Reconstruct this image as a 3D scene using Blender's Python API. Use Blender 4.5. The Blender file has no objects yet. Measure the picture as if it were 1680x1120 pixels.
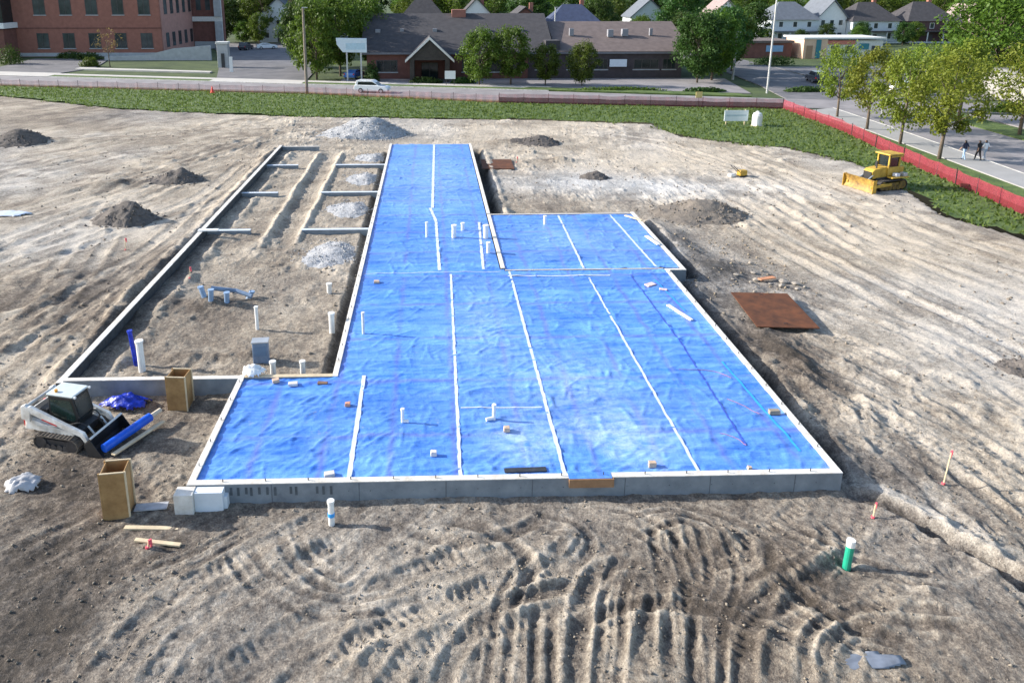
import bpy, math, random
import numpy as np
from mathutils import Vector, Matrix

# ------------------------------------------------------------------ camera, sky, sun, exposure
scene = bpy.context.scene
COL = scene.collection
cam_d = bpy.data.cameras.new('camera'); cam = bpy.data.objects.new('camera', cam_d); COL.objects.link(cam)
cam.location = (0, 0, 14.3)
cam.rotation_euler = (math.radians(90 - 14.583), 0, math.radians(-1.6675))
cam_d.sensor_width = 36; cam_d.lens = 26.357
cam_d.shift_x = 0.0595; cam_d.shift_y = -0.1548
cam_d.clip_end = 6000; cam_d.clip_start = 0.2
scene.camera = cam

SUN_EL, SUN_AZ = math.radians(24), math.radians(-79)      # azimuth from +Y, clockwise
world = bpy.data.worlds.new('World'); scene.world = world; world.use_nodes = True
wn = world.node_tree; wn.nodes.clear()
sky = wn.nodes.new('ShaderNodeTexSky'); sky.sky_type = 'NISHITA'; sky.sun_disc = False
sky.sun_elevation = SUN_EL; sky.sun_rotation = SUN_AZ; sky.air_density = 1.0; sky.dust_density = 1.2
bg = wn.nodes.new('ShaderNodeBackground'); bg.inputs[1].default_value = 0.15
wo = wn.nodes.new('ShaderNodeOutputWorld')
wn.links.new(sky.outputs[0], bg.inputs[0]); wn.links.new(bg.outputs[0], wo.inputs[0])
sun_d = bpy.data.lights.new('sun', 'SUN'); sun_d.energy = 4.3; sun_d.angle = math.radians(0.6); sun_d.color = (1.0, 0.95, 0.87)
sun = bpy.data.objects.new('sun', sun_d); COL.objects.link(sun)
to_sun = Vector((math.sin(SUN_AZ) * math.cos(SUN_EL), math.cos(SUN_AZ) * math.cos(SUN_EL), math.sin(SUN_EL)))
sun.rotation_euler = to_sun.to_track_quat('Z', 'Y').to_euler(); sun.location = (-60, 20, 60)
vs = scene.view_settings; vs.view_transform = 'Standard'; vs.look = 'None'; vs.gamma = 1; vs.exposure = 0.92
vs.use_curve_mapping = False
R = random.Random(7)
rng = np.random.default_rng(11)

# ------------------------------------------------------------------ materials
MATS = {}
def mat(name, c, rough=.8, var=.15, scale=3., bump=0., bscale=None, c2=None, metal=0., spec=.5, detail=6, objrand=0., alpha=1., coat=0.):
    if name in MATS: return MATS[name]
    m = bpy.data.materials.new(name); m.use_nodes = True; MATS[name] = m
    nt = m.node_tree; b = nt.nodes['Principled BSDF']; L = nt.links.new
    tc = nt.nodes.new('ShaderNodeTexCoord')
    nz = nt.nodes.new('ShaderNodeTexNoise'); nz.inputs['Scale'].default_value = scale; nz.inputs['Detail'].default_value = detail; nz.inputs['Roughness'].default_value = .6
    L(tc.outputs['Object'], nz.inputs['Vector'])
    mx = nt.nodes.new('ShaderNodeMix'); mx.data_type = 'RGBA'
    a = tuple(max(0, x * (1 - var)) for x in c); d = c2 if c2 else tuple(min(1, x * (1 + var)) for x in c)
    mx.inputs[6].default_value = (*a, 1); mx.inputs[7].default_value = (*d, 1)
    cr = nt.nodes.new('ShaderNodeMapRange'); cr.inputs[1].default_value = .3; cr.inputs[2].default_value = .7
    L(nz.outputs[0], cr.inputs[0]); L(cr.outputs[0], mx.inputs[0])
    out = mx.outputs[2]
    if objrand:
        oi = nt.nodes.new('ShaderNodeObjectInfo'); hs = nt.nodes.new('ShaderNodeHueSaturation')
        mr = nt.nodes.new('ShaderNodeMapRange'); mr.inputs[3].default_value = 1 - objrand; mr.inputs[4].default_value = 1 + objrand
        L(oi.outputs['Random'], mr.inputs[0]); L(mr.outputs[0], hs.inputs['Value']); L(out, hs.inputs['Color']); out = hs.outputs[0]
    L(out, b.inputs['Base Color'])
    b.inputs['Roughness'].default_value = rough; b.inputs['Metallic'].default_value = metal
    b.inputs['Specular IOR Level'].default_value = spec; b.inputs['Alpha'].default_value = alpha
    b.inputs['Coat Weight'].default_value = coat
    if bump:
        n2 = nt.nodes.new('ShaderNodeTexNoise'); n2.inputs['Scale'].default_value = bscale or scale * 4; n2.inputs['Detail'].default_value = 5
        L(tc.outputs['Object'], n2.inputs['Vector'])
        bp = nt.nodes.new('ShaderNodeBump'); bp.inputs['Strength'].default_value = 1; bp.inputs['Distance'].default_value = bump
        L(n2.outputs[0], bp.inputs['Height']); L(bp.outputs[0], b.inputs['Normal'])
    return m

def ground_mat():
    m = bpy.data.materials.new('dirt'); m.use_nodes = True; nt = m.node_tree; L = nt.links.new
    b = nt.nodes['Principled BSDF']; N = nt.nodes.new
    tc = N('ShaderNodeTexCoord'); at = N('ShaderNodeAttribute'); at.attribute_name = 'tone'
    ag = N('ShaderNodeAttribute'); ag.attribute_name = 'grey'
    def noise(s, d=6, r=.65):
        n = N('ShaderNodeTexNoise'); n.inputs['Scale'].default_value = s; n.inputs['Detail'].default_value = d; n.inputs['Roughness'].default_value = r
        L(tc.outputs['Object'], n.inputs['Vector']); return n.outputs[0]
    def math_(op, a, c):
        n = N('ShaderNodeMath'); n.operation = op
        for i, v in enumerate((a, c)):
            if isinstance(v, (int, float)): n.inputs[i].default_value = v
            else: L(v, n.inputs[i])
        return n.outputs[0]
    n1 = noise(5.5, 8, .72); n2 = noise(.7, 6, .65); n3 = noise(17., 4, .75)
    t = math_('ADD', at.outputs['Fac'], math_('MULTIPLY', math_('SUBTRACT', n1, .5), 1.25))
    t = math_('ADD', t, math_('MULTIPLY', math_('SUBTRACT', n2, .5), .5))
    t = math_('ADD', t, math_('MULTIPLY', math_('SUBTRACT', n3, .5), 1.15))
    cr = N('ShaderNodeValToRGB'); L(t, cr.inputs[0]); e = cr.color_ramp.elements
    e[0].position = .0; e[0].color = (.078, .063, .050, 1); e[1].position = 1.; e[1].color = (.59, .51, .41, 1)
    for p, c in ((.28, (.155, .127, .104)), (.52, (.275, .23, .182)), (.78, (.435, .372, .295))):
        k = e.new(p); k.color = (*c, 1)
    mx = N('ShaderNodeMix'); mx.data_type = 'RGBA'; L(cr.outputs[0], mx.inputs[6])
    hs = N('ShaderNodeHueSaturation'); hs.inputs['Saturation'].default_value = .2; hs.inputs['Value'].default_value = 1.12
    L(cr.outputs[0], hs.inputs['Color']); L(hs.outputs[0], mx.inputs[7]); L(ag.outputs['Fac'], mx.inputs[0])
    L(mx.outputs[2], b.inputs['Base Color']); b.inputs['Roughness'].default_value = .95; b.inputs['Specular IOR Level'].default_value = .2
    h = math_('ADD', math_('MULTIPLY', noise(9., 6, .7), 1.), math_('MULTIPLY', noise(34., 4, .7), .5))
    bp = N('ShaderNodeBump'); bp.inputs['Strength'].default_value = 1.; bp.inputs['Distance'].default_value = .10
    L(h, bp.inputs['Height']); L(bp.outputs[0], b.inputs['Normal'])
    return m

def film_mat():
    m = bpy.data.materials.new('blue_film'); m.use_nodes = True; nt = m.node_tree; L = nt.links.new; N = nt.nodes.new
    b = nt.nodes['Principled BSDF']; tc = N('ShaderNodeTexCoord')
    def noise(s, sc, d=5, r=.6):
        mp = N('ShaderNodeMapping'); mp.inputs['Scale'].default_value = sc; L(tc.outputs['Object'], mp.inputs['Vector'])
        n = N('ShaderNodeTexNoise'); n.inputs['Scale'].default_value = s; n.inputs['Detail'].default_value = d; n.inputs['Roughness'].default_value = r
        L(mp.outputs[0], n.inputs['Vector']); return n.outputs[0]
    def math_(op, a, c):
        n = N('ShaderNodeMath'); n.operation = op
        for i, v in enumerate((a, c)):
            if isinstance(v, (int, float)): n.inputs[i].default_value = v
            else: L(v, n.inputs[i])
        return n.outputs[0]
    def ramp(v, a, c_):
        n = N('ShaderNodeMapRange'); n.inputs[1].default_value = a; n.inputs[2].default_value = c_; L(v, n.inputs[0]); return n.outputs[0]
    def mix(f, a, c):
        n = N('ShaderNodeMix'); n.data_type = 'RGBA'; L(f, n.inputs[0])
        for i, v in ((6, a), (7, c)):
            if isinstance(v, tuple): n.inputs[i].default_value = (*v, 1)
            else: L(v, n.inputs[i])
        return n.outputs[2]
    streak = noise(1.2, (.5, 2.4, 1), 6, .65)
    cloud = noise(.35, (1, 1, 1), 4)
    fine = noise(5, (.8, 1.4, 1), 4, .7)
    f = math_('ADD', math_('MULTIPLY', streak, .55), math_('ADD', math_('MULTIPLY', cloud, .3), math_('MULTIPLY', fine, .16)))
    c = mix(ramp(f, .38, .62), (.035, .165, .61), (.15, .355, .83))
    # each lap of the roll differs a little in tone; boots left dull scuffs
    lapn = N('ShaderNodeTexWhiteNoise'); lapn.noise_dimensions = '1D'; sy_ = N('ShaderNodeSeparateXYZ'); L(tc.outputs['Object'], sy_.inputs[0])
    L(math_('FLOOR', math_('DIVIDE', math_('ADD', sy_.outputs[1], math_('MULTIPLY', noise(.9, (1, 1, 1), 3), .25)), 1.83), 0), lapn.inputs['W'])
    hv = N('ShaderNodeHueSaturation'); hm = N('ShaderNodeMapRange'); hm.inputs[3].default_value = .86; hm.inputs[4].default_value = 1.12; L(lapn.outputs[0], hm.inputs[0]); L(hm.outputs[0], hv.inputs['Value']); L(c, hv.inputs['Color']); c = hv.outputs[0]
    scuff = math_('MULTIPLY', ramp(noise(6.5, (1, 1, 1), 3, .6), .60, .72), ramp(noise(.45, (1, 1, 1), 3), .5, .62))
    c = mix(math_('MULTIPLY', scuff, .5), c, (.30, .33, .42))
    pale_patch = ramp(noise(.22, (1, 1.5, 1), 6, .7), .56, .78)
    c = mix(math_('MULTIPLY', pale_patch, .35), c, (.30, .46, .80))
    # purple bands across and along the film rolls
    sx = N('ShaderNodeSeparateXYZ'); L(tc.outputs['Object'], sx.inputs[0])
    def band(o, per, off, w):
        fr = math_('ABSOLUTE', math_('SUBTRACT', math_('FRACT', math_('ADD', math_('DIVIDE', o, per), off), 0), .5), 0)
        return ramp(fr, w, 0)
    wob = math_('MULTIPLY', math_('SUBTRACT', noise(.8, (1, 1, 1), 2), .5), .45)
    b1 = band(math_('ADD', sx.outputs[0], wob), 2.05, .13, .085)
    b2 = band(math_('ADD', sx.outputs[1], wob), 3.4, .3, .06)
    bn = math_('MULTIPLY', math_('MAXIMUM', b1, b2), ramp(noise(.5, (1, 1, 1), 4), .34, .56))
    c = mix(math_('MULTIPLY', bn, .62), c, (.13, .14, .50))
    ad = N('ShaderNodeAttribute'); ad.attribute_name = 'pale_patch'  # paler blue patches placed by hand over the film
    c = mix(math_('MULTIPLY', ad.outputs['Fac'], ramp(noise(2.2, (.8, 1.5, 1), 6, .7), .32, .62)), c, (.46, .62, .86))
    L(c, b.inputs['Base Color']); b.inputs['Roughness'].default_value = .34; b.inputs['Specular IOR Level'].default_value = .55
    def crease(v, w): return ramp(math_('ABSOLUTE', math_('SUBTRACT', v, .5), 0), w, 0)
    h = math_('ADD', math_('MULTIPLY', noise(1.1, (.55, 2.2, 1), 5, .55), .7), math_('MULTIPLY', noise(3.6, (.8, 1.6, 1), 4, .6), .6))
    h = math_('ADD', h, math_('ADD', math_('MULTIPLY', crease(noise(.9, (.5, 2.4, 1), 4, .6), .05), .09), math_('ADD', math_('MULTIPLY', crease(noise(1.3, (1.5, .7, 1), 4, .6), .05), .05), math_('MULTIPLY', crease(noise(2.6, (.8, 1.5, 1), 3, .6), .06), .035))))
    bp = N('ShaderNodeBump'); bp.inputs['Strength'].default_value = .7; bp.inputs['Distance'].default_value = .07
    L(h, bp.inputs['Height']); L(bp.outputs[0], b.inputs['Normal'])
    return m

def leaf_mat(name, c, c2):
    m = bpy.data.materials.new(name); m.use_nodes = True; nt = m.node_tree; L = nt.links.new; N = nt.nodes.new
    b = nt.nodes['Principled BSDF']; tc = N('ShaderNodeTexCoord')
    n = N('ShaderNodeTexNoise'); n.inputs['Scale'].default_value = 7.; n.inputs['Detail'].default_value = 5; L(tc.outputs['Object'], n.inputs['Vector'])
    mr = N('ShaderNodeMapRange'); mr.inputs[1].default_value = .33; mr.inputs[2].default_value = .67; L(n.outputs[0], mr.inputs[0])
    mx = N('ShaderNodeMix'); mx.data_type = 'RGBA'; mx.inputs[6].default_value = (*c, 1); mx.inputs[7].default_value = (*c2, 1); L(mr.outputs[0], mx.inputs[0])
    oi = N('ShaderNodeObjectInfo'); hs = N('ShaderNodeHueSaturation'); m2 = N('ShaderNodeMapRange'); m2.inputs[3].default_value = .8; m2.inputs[4].default_value = 1.2
    m3 = N('ShaderNodeMapRange'); m3.inputs[3].default_value = .48; m3.inputs[4].default_value = .525
    L(oi.outputs['Random'], m2.inputs[0]); L(oi.outputs['Random'], m3.inputs[0]); L(m2.outputs[0], hs.inputs['Value']); L(m3.outputs[0], hs.inputs['Hue']); L(mx.outputs[2], hs.inputs['Color'])
    L(hs.outputs[0], b.inputs['Base Color']); b.inputs['Roughness'].default_value = .55; b.inputs['Specular IOR Level'].default_value = .3
    tr = N('ShaderNodeBsdfTranslucent'); L(hs.outputs[0], tr.inputs[0]); ms = N('ShaderNodeMixShader'); ms.inputs[0].default_value = .42
    out = nt.nodes['Material Output']; L(b.outputs[0], ms.inputs[1]); L(tr.outputs[0], ms.inputs[2]); L(ms.outputs[0], out.inputs[0])
    return m

def net_mat(name, c, cover):
    """woven plastic netting: opaque strands with open gaps between them"""
    m = bpy.data.materials.new(name); m.use_nodes = True; nt = m.node_tree; L = nt.links.new; N = nt.nodes.new
    b = nt.nodes['Principled BSDF']; tc = N('ShaderNodeTexCoord')
    n = N('ShaderNodeTexNoise'); n.inputs['Scale'].default_value = 1.5; n.inputs['Detail'].default_value = 4; L(tc.outputs['Object'], n.inputs['Vector'])
    mx = N('ShaderNodeMix'); mx.data_type = 'RGBA'; mx.inputs[6].default_value = (*[v * .75 for v in c], 1); mx.inputs[7].default_value = (*[min(1, v * 1.2) for v in c], 1)
    L(n.outputs[0], mx.inputs[0]); L(mx.outputs[2], b.inputs['Base Color']); b.inputs['Roughness'].default_value = .6
    v = N('ShaderNodeTexNoise'); v.inputs['Scale'].default_value = 22; v.inputs['Detail'].default_value = 2; L(tc.outputs['Object'], v.inputs['Vector'])
    mr = N('ShaderNodeMapRange'); mr.inputs[1].default_value = .3; mr.inputs[2].default_value = .7
    mr.inputs[3].default_value = cover - .18; mr.inputs[4].default_value = min(1, cover + .18); L(v.outputs[0], mr.inputs[0]); L(mr.outputs[0], b.inputs['Alpha'])
    tr = N('ShaderNodeBsdfTranslucent'); L(mx.outputs[2], tr.inputs[0])
    return m

DIRT = ground_mat(); FILM = film_mat()
LEAF_A = leaf_mat('leaf_spring_green', (.115, .165, .015), (.24, .28, .034))
LEAF_B = leaf_mat('leaf_dark_green', (.03, .07, .016), (.075, .13, .022))
LEAF_C = leaf_mat('leaf_mid_green', (.06, .11, .014), (.13, .19, .022))
LEAF_Y = leaf_mat('leaf_yellow', (.26, .2, .05), (.32, .27, .09))
GRASS = mat('grass', (.045, .10, .018), .9, .3, .8, c2=(.13, .18, .04), bump=.08, bscale=7)
GRASSB = leaf_mat('grass_blade', (.055, .135, .02), (.17, .235, .05))
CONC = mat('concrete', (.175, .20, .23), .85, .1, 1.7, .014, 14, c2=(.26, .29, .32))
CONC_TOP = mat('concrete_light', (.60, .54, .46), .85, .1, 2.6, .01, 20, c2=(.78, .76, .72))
CONC_W = mat('concrete_walk', (.50, .47, .43), .9, .12, .5)
ASPH = mat('asphalt', (.125, .125, .135), .9, .2, .35, .01, 8, c2=(.19, .18, .185))
ASPH_L = mat('asphalt_worn', (.22, .205, .21), .9, .14, .35, .01, 8, c2=(.31, .285, .285))
WHITE = mat('white_paint', (.78, .78, .77), .45, .06, 3)
WHITE_D = mat('white_dirty', (.68, .66, .62), .6, .16, 5)
PVC = mat('white_plastic', (.80, .80, .78), .4, .07, 5)
BLACK = mat('black_rubber', (.018, .018, .02), .6, .3, 4)
DARKM = mat('dark_steel', (.05, .05, .055), .5, .3, 6, metal=.3)
GLASS = mat('dark_glass', (.016, .024, .026), .12, .3, .8, spec=.6)
WINGLASS = mat('window_glass', (.03, .045, .05), .1, .5, .3, spec=.6, c2=(.075, .10, .11))
YELLOW = mat('yellow_paint', (.50, .29, .03), .5, .3, 2.2, c2=(.62, .40, .06))
RED = mat('red_paint', (.55, .02, .02), .4, .1, 3)
RUST = mat('rusty_steel', (.075, .024, .008), .85, .35, 1.6, .004, 14, c2=(.16, .052, .016))
PLY = mat('plywood', (.30, .165, .06), .75, .2, 2.2, c2=(.45, .27, .11))
PLYIN = mat('plywood_inside', (.20, .07, .025), .8, .2, 3)
TIMBER = mat('pale_timber', (.62, .50, .33), .75, .18, 4)
BLUE = mat('blue_sheet', (.006, .10, .62), .35, .25, 3, .01, 9)
DBLUE = mat('deep_blue_tarp', (.006, .03, .40), .35, .5, 5, .03, 8)
BRICK = mat('red_brick', (.31, .13, .095), .9, .16, 1.2, .01, 9)
BRICK2 = mat('pale_brick', (.40, .21, .175), .9, .14, 1.2)
BRICKD = mat('brown_brick', (.175, .075, .06), .9, .2, 1.2)
STONE = mat('grey_stone', (.42, .43, .44), .85, .15, 1)
SHING = mat('dark_shingle', (.058, .053, .056), .9, .25, 1.3, .02, 8)
SHINGB = mat('brown_shingle', (.15, .115, .105), .9, .2, 1.1, .02, 8)
SIDING = mat('pale_siding', (.62, .66, .68), .7, .08, 2)
SIDW = mat('white_siding', (.78, .77, .74), .7, .06, 2)
BARK = mat('bark', (.13, .10, .075), .9, .3, 5, .03, 14)
GRAVEL = mat('grey_gravel', (.36, .36, .365), .95, .4, 7, .09, 9)
GRAVEL_D = mat('pale_gravel', (.38, .38, .385), .95, .4, 8, .07, 12)
SOIL = mat('dark_soil', (.115, .10, .09), .95, .3, 5, .06, 9)
STEEL = mat('galvanised', (.48, .49, .5), .45, .12, 3, metal=.5)
POLEW = mat('weathered_pole', (.23, .19, .155), .9, .2, 3)
PINK = mat('pink_ribbon', (.80, .12, .16), .5, .1, 4)
TEAL = mat('green_pipe', (.02, .34, .21), .4, .1, 3)
NET = net_mat('red_netting', (.26, .028, .05), .74)
NETB = net_mat('red_netting_dense', (.17, .012, .022), .88)
NETO = net_mat('brown_netting', (.30, .12, .03), .62)

# ------------------------------------------------------------------ mesh helpers
def tag(o, label=None, cat=None, group=None, kind=None):
    if label: o['label'] = label
    if cat: o['category'] = cat
    if group: o['group'] = group
    if kind: o['kind'] = kind
    return o
def empty(name, loc=(0, 0, 0), rz=0, label=None, cat=None, group=None):
    o = bpy.data.objects.new(name, None); COL.objects.link(o); o.location = loc; o.rotation_euler = (0, 0, rz)
    o.empty_display_size = .3
    return tag(o, label, cat, group)
class MB:
    def __init__(s): s.v = []; s.f = []
    def add(s, vs, fs):
        n = len(s.v); s.v += [tuple(p) for p in vs]; s.f += [tuple(i + n for i in f) for f in fs]; return s
    def box(s, x0, x1, y0, y1, z0, z1):
        return s.add([(x0, y0, z0), (x1, y0, z0), (x1, y1, z0), (x0, y1, z0), (x0, y0, z1), (x1, y0, z1), (x1, y1, z1), (x0, y1, z1)],
                     [(3, 2, 1, 0), (4, 5, 6, 7), (0, 1, 5, 4), (1, 2, 6, 5), (2, 3, 7, 6), (3, 0, 4, 7)])
    def obox(s, c, size, rz=0, rx=0, ry=0):
        M = Matrix.Translation(c) @ Matrix.Rotation(rz, 4, 'Z') @ Matrix.Rotation(ry, 4, 'Y') @ Matrix.Rotation(rx, 4, 'X')
        a, b, d = (q / 2 for q in size)
        P = [(-a, -b, -d), (a, -b, -d), (a, b, -d), (-a, b, -d), (-a, -b, d), (a, -b, d), (a, b, d), (-a, b, d)]
        return s.add([M @ Vector(p) for p in P], [(3, 2, 1, 0), (4, 5, 6, 7), (0, 1, 5, 4), (1, 2, 6, 5), (2, 3, 7, 6), (3, 0, 4, 7)])
    def prism(s, prof, y0, y1):          # profile in xz (counter-clockwise seen from -y), swept along y
        n = len(prof)
        return s.add([(x, y0, z) for x, z in prof] + [(x, y1, z) for x, z in prof],
                     [tuple(range(n)), tuple(range(2 * n - 1, n - 1, -1))] + [(i, i + n, (i + 1) % n + n, (i + 1) % n) for i in range(n)])
    def slab(s, pts, z0, z1):            # polygon in xy (counter-clockwise), extruded in z
        n = len(pts)
        return s.add([(x, y, z0) for x, y in pts] + [(x, y, z1) for x, y in pts],
                     [tuple(range(n - 1, -1, -1)), tuple(range(n, 2 * n))] + [(i, (i + 1) % n, (i + 1) % n + n, i + n) for i in range(n)])
    def tube(s, pts, rad, n=10, cap=True):
        pts = [Vector(p) for p in pts]
        if isinstance(rad, (int, float)): rad = [rad] * len(pts)
        base = len(s.v); rings = []
        prev = None
        for i, p in enumerate(pts):
            d = (pts[min(i + 1, len(pts) - 1)] - pts[max(i - 1, 0)]).normalized()
            ref = Vector((0, 0, 1)) if abs(d.z) < .9 else Vector((1, 0, 0))
            u = d.cross(ref).normalized() if prev is None else (prev - d * prev.dot(d)).normalized(); w = d.cross(u); prev = u
            rings.append([p + (u * math.cos(2 * math.pi * k / n) + w * math.sin(2 * math.pi * k / n)) * rad[i] for k in range(n)])
        vs = [q for r in rings for q in r]; fs = []
        for i in range(len(pts) - 1):
            for k in range(n):
                a = i * n + k; b = i * n + (k + 1) % n; fs.append((a, a + n, b + n, b))
        if cap: fs.append(tuple(range(n))); fs.append(tuple(range((len(pts) - 1) * n + n - 1, (len(pts) - 1) * n - 1, -1)))
        return s.add(vs, fs)
    def build(s, name, m, parent=None, smooth=False, bevel=0., loc=None):
        me = bpy.data.meshes.new(name); me.from_pydata(s.v, [], s.f); me.update()
        if smooth: me.shade_smooth()
        me.materials.append(m)
        o = bpy.data.objects.new(name, me); COL.objects.link(o)
        if parent: o.parent = parent
        if loc: o.location = loc
        if bevel:
            b = o.modifiers.new('bevel', 'BEVEL'); b.width = bevel; b.segments = 2; b.limit_method = 'ANGLE'
        return o
def copy_tree(o, parent=None):
    c = o.copy(); COL.objects.link(c)
    if parent: c.parent = parent
    for ch in o.children: copy_tree(ch, c)
    return c
def np_mesh(name, V, F, m, parent=None, smooth=True, attrs=None):
    me = bpy.data.meshes.new(name); V = np.asarray(V, np.float32); F = np.asarray(F, np.int32)
    me.vertices.add(len(V)); me.vertices.foreach_set('co', V.ravel())
    k = F.shape[1]; me.loops.add(F.size); me.loops.foreach_set('vertex_index', F.ravel())
    me.polygons.add(len(F)); me.polygons.foreach_set('loop_start', np.arange(0, F.size, k, dtype=np.int32))
    me.update(calc_edges=True)
    if smooth: me.shade_smooth()
    for n, a in (attrs or {}).items():
        at = me.attributes.new(n, 'FLOAT', 'POINT'); at.data.foreach_set('value', np.asarray(a, np.float32))
    me.materials.append(m); o = bpy.data.objects.new(name, me); COL.objects.link(o)
    if parent: o.parent = parent
    return o

# value noise
_L = rng.random((256, 256)).astype(np.float32)
def vnoise(x, y):
    xi = np.floor(x).astype(int); yi = np.floor(y).astype(int); fx = x - xi; fy = y - yi
    fx = fx * fx * (3 - 2 * fx); fy = fy * fy * (3 - 2 * fy)
    g = lambda a, b: _L[a % 256, b % 256]
    return (g(xi, yi) * (1 - fx) + g(xi + 1, yi) * fx) * (1 - fy) + (g(xi, yi + 1) * (1 - fx) + g(xi + 1, yi + 1) * fx) * fy
def fbm(x, y, s, o=4, r=.5):
    t = 0; a = 1; tot = 0
    for i in range(o):
        t = t + a * (vnoise(x / s + 17.3 * i + 40, y / s - 9.1 * i + 90) - .5); tot += a; a *= r; s *= .47
    return t / tot * 2
def sstep(a, b, x):
    t = np.clip((x - a) / (b - a), 0, 1); return t * t * (3 - 2 * t)
def in_poly(px, py, poly):
    ins = np.zeros(px.shape, bool); n = len(poly)
    for i in range(n):
        x1, y1 = poly[i]; x2, y2 = poly[(i + 1) % n]
        c = ((y1 > py) != (y2 > py)); xx = (x2 - x1) * (py - y1) / ((y2 - y1) or 1e-9) + x1
        ins ^= c & (px < xx)
    return ins
def poly_dist(px, py, line):
    d = np.full(px.shape, 1e9)
    for (x1, y1), (x2, y2) in zip(line[:-1], line[1:]):
        dx, dy = x2 - x1, y2 - y1; t = np.clip(((px - x1) * dx + (py - y1) * dy) / (dx * dx + dy * dy), 0, 1)
        d = np.minimum(d, np.hypot(px - x1 - t * dx, py - y1 - t * dy))
    return d
def spline(pts, n=10):
    P = [Vector((*p, 0)) for p in pts]; P = [P[0] * 2 - P[1]] + P + [P[-1] * 2 - P[-2]]; out = []
    for i in range(1, len(P) - 2):
        for k in range(n):
            t = k / n; a, b, c, d = P[i - 1:i + 3]
            q = .5 * ((2 * b) + (c - a) * t + (2 * a - 5 * b + 4 * c - d) * t * t + (3 * b - a - 3 * c + d) * t ** 3); out.append((q.x, q.y))
    out.append((P[-2].x, P[-2].y)); return out

# ------------------------------------------------------------------ site layout (metres, x right, y away)
FENCE_ST = [(-92, 121.0), (-64, 114.2), (-17, 104.0), (8.9, 95.2), (42.9, 89.2)]
FENCE_SD = [(42.9, 89.2), (42.4, 75.0), (40.2, 61.0), (38.4, 45.3), (37.0, 32.0)]
DIRT_EDGE = [(-92, 112), (-75, 107.5), (-58.4, 103.5), (-47, 97), (-37.2, 91.5), (-25, 88), (-14.2, 85.5), (-.3, 83.8), (12, 82.5), (24, 79.5), (24.9, 72.5), (29, 69.3), (33, 67), (36, 60.5), (34.8, 52), (33.2, 45.5), (34.6, 42.5), (36, 32)]
GRASS_POLY = DIRT_EDGE + [FENCE_SD[-1]] + FENCE_SD[::-1][1:] + FENCE_ST[::-1][1:]
WT = .60       # top of the concrete walls
# footprint of the film covered slab
RECTS = [(-6.85, 11.75, 18.95, 24.80), (-3.45, 11.75, 24.80, 35.35), (-3.45, 3.60, 35.35, 66.95), (3.72, 12.6, 35.45, 44.8)]

def axis(segs):
    out = []
    for a, b, s0, s1 in segs:
        x = a
        while x < b - 1e-6:
            out.append(x); x += s0 + (s1 - s0) * (x - a) / (b - a)
    out.append(segs[-1][1]); return np.array(out)
XS = axis([(-90, -40, 1.2, .6), (-40, -16, .45, .10), (-16, 18, .052, .052), (18, 48, .09, .4)])
YS = axis([(2, 11, .35, .09), (11, 20, .045, .045), (20, 34, .05, .13), (34, 70, .14, .3), (70, 114, .3, .8)])
GX, GY = np.meshgrid(XS, YS)
Z = .10 * fbm(GX, GY, 4.5, 3) + .055 * fbm(GX, GY, 1.1, 4, .6) + .018 * fbm(GX, GY, .3, 2)
near = 1 - sstep(24, 34, GY)
TONE = .64 + .28 * fbm(GX, GY, 9, 4, .6) + .2 * fbm(GX, GY, 2.2, 4, .6)
GREY = np.clip(.02 + .9 * fbm(GX + 31, GY, 14, 3), 0, 1)
# drag and tyre streaks that follow the traffic across the site
stR = fbm((GX - .0052 * (55 - GY) ** 2) / .55, GY / 11, 1., 3, .6); stL = fbm((GX - .42 * GY) / .55, GY / 10, 1., 3, .6); stF = fbm((GX - .85 * GY) / .32, GY / 3.5, 1., 3, .6); stC = fbm((GX - .15 * GY) / .26, GY / 3., 1., 3, .6)
mR = sstep(12.5, 15, GX); mL = (1 - sstep(-16, -13.6, GX)) * sstep(17, 24, GY); mF = (1 - sstep(18, 19.5, GY)) * (1 - sstep(0, 3, GX)); mC = (1 - sstep(18, 19.5, GY)) * sstep(0, 3, GX) * (1 - mR)
stR2 = fbm((GX - .0052 * (70 - GY) ** 2 - .25 * GY) / .5, GY / 8, 1., 3, .6); stL2 = fbm((GX - .15 * GY) / .6, GY / 9, 1., 3, .6)
brk = sstep(-.25, .35, fbm(GX + 70, GY, 6, 3, .6)); bk2 = sstep(-.1, .4, fbm(GX - 33, GY + 12, 5, 3, .6))
ST = (mR * (stR * brk + .8 * stR2 * bk2) + mL * (stL * brk + .8 * stL2 * bk2) + mF * stF * brk + mC * stC * bk2) * .9
Z += ST * .03
# broken clumps of turned soil
cl = fbm(GX, GY, 1.0, 4, .65); cl2 = fbm(GX + 200, GY + 55, 3.2, 4, .6); cm = sstep(-.3, .5, fbm(GX + 9, GY - 40, 8, 3)) * (GY > 19); cm = np.where(GY > 19, .45 + .75 * cm, 0)
Z += cm * .11 * np.maximum(0, cl) * 2; TONE += cm * (.34 * cl + .30 * cl2)
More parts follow.
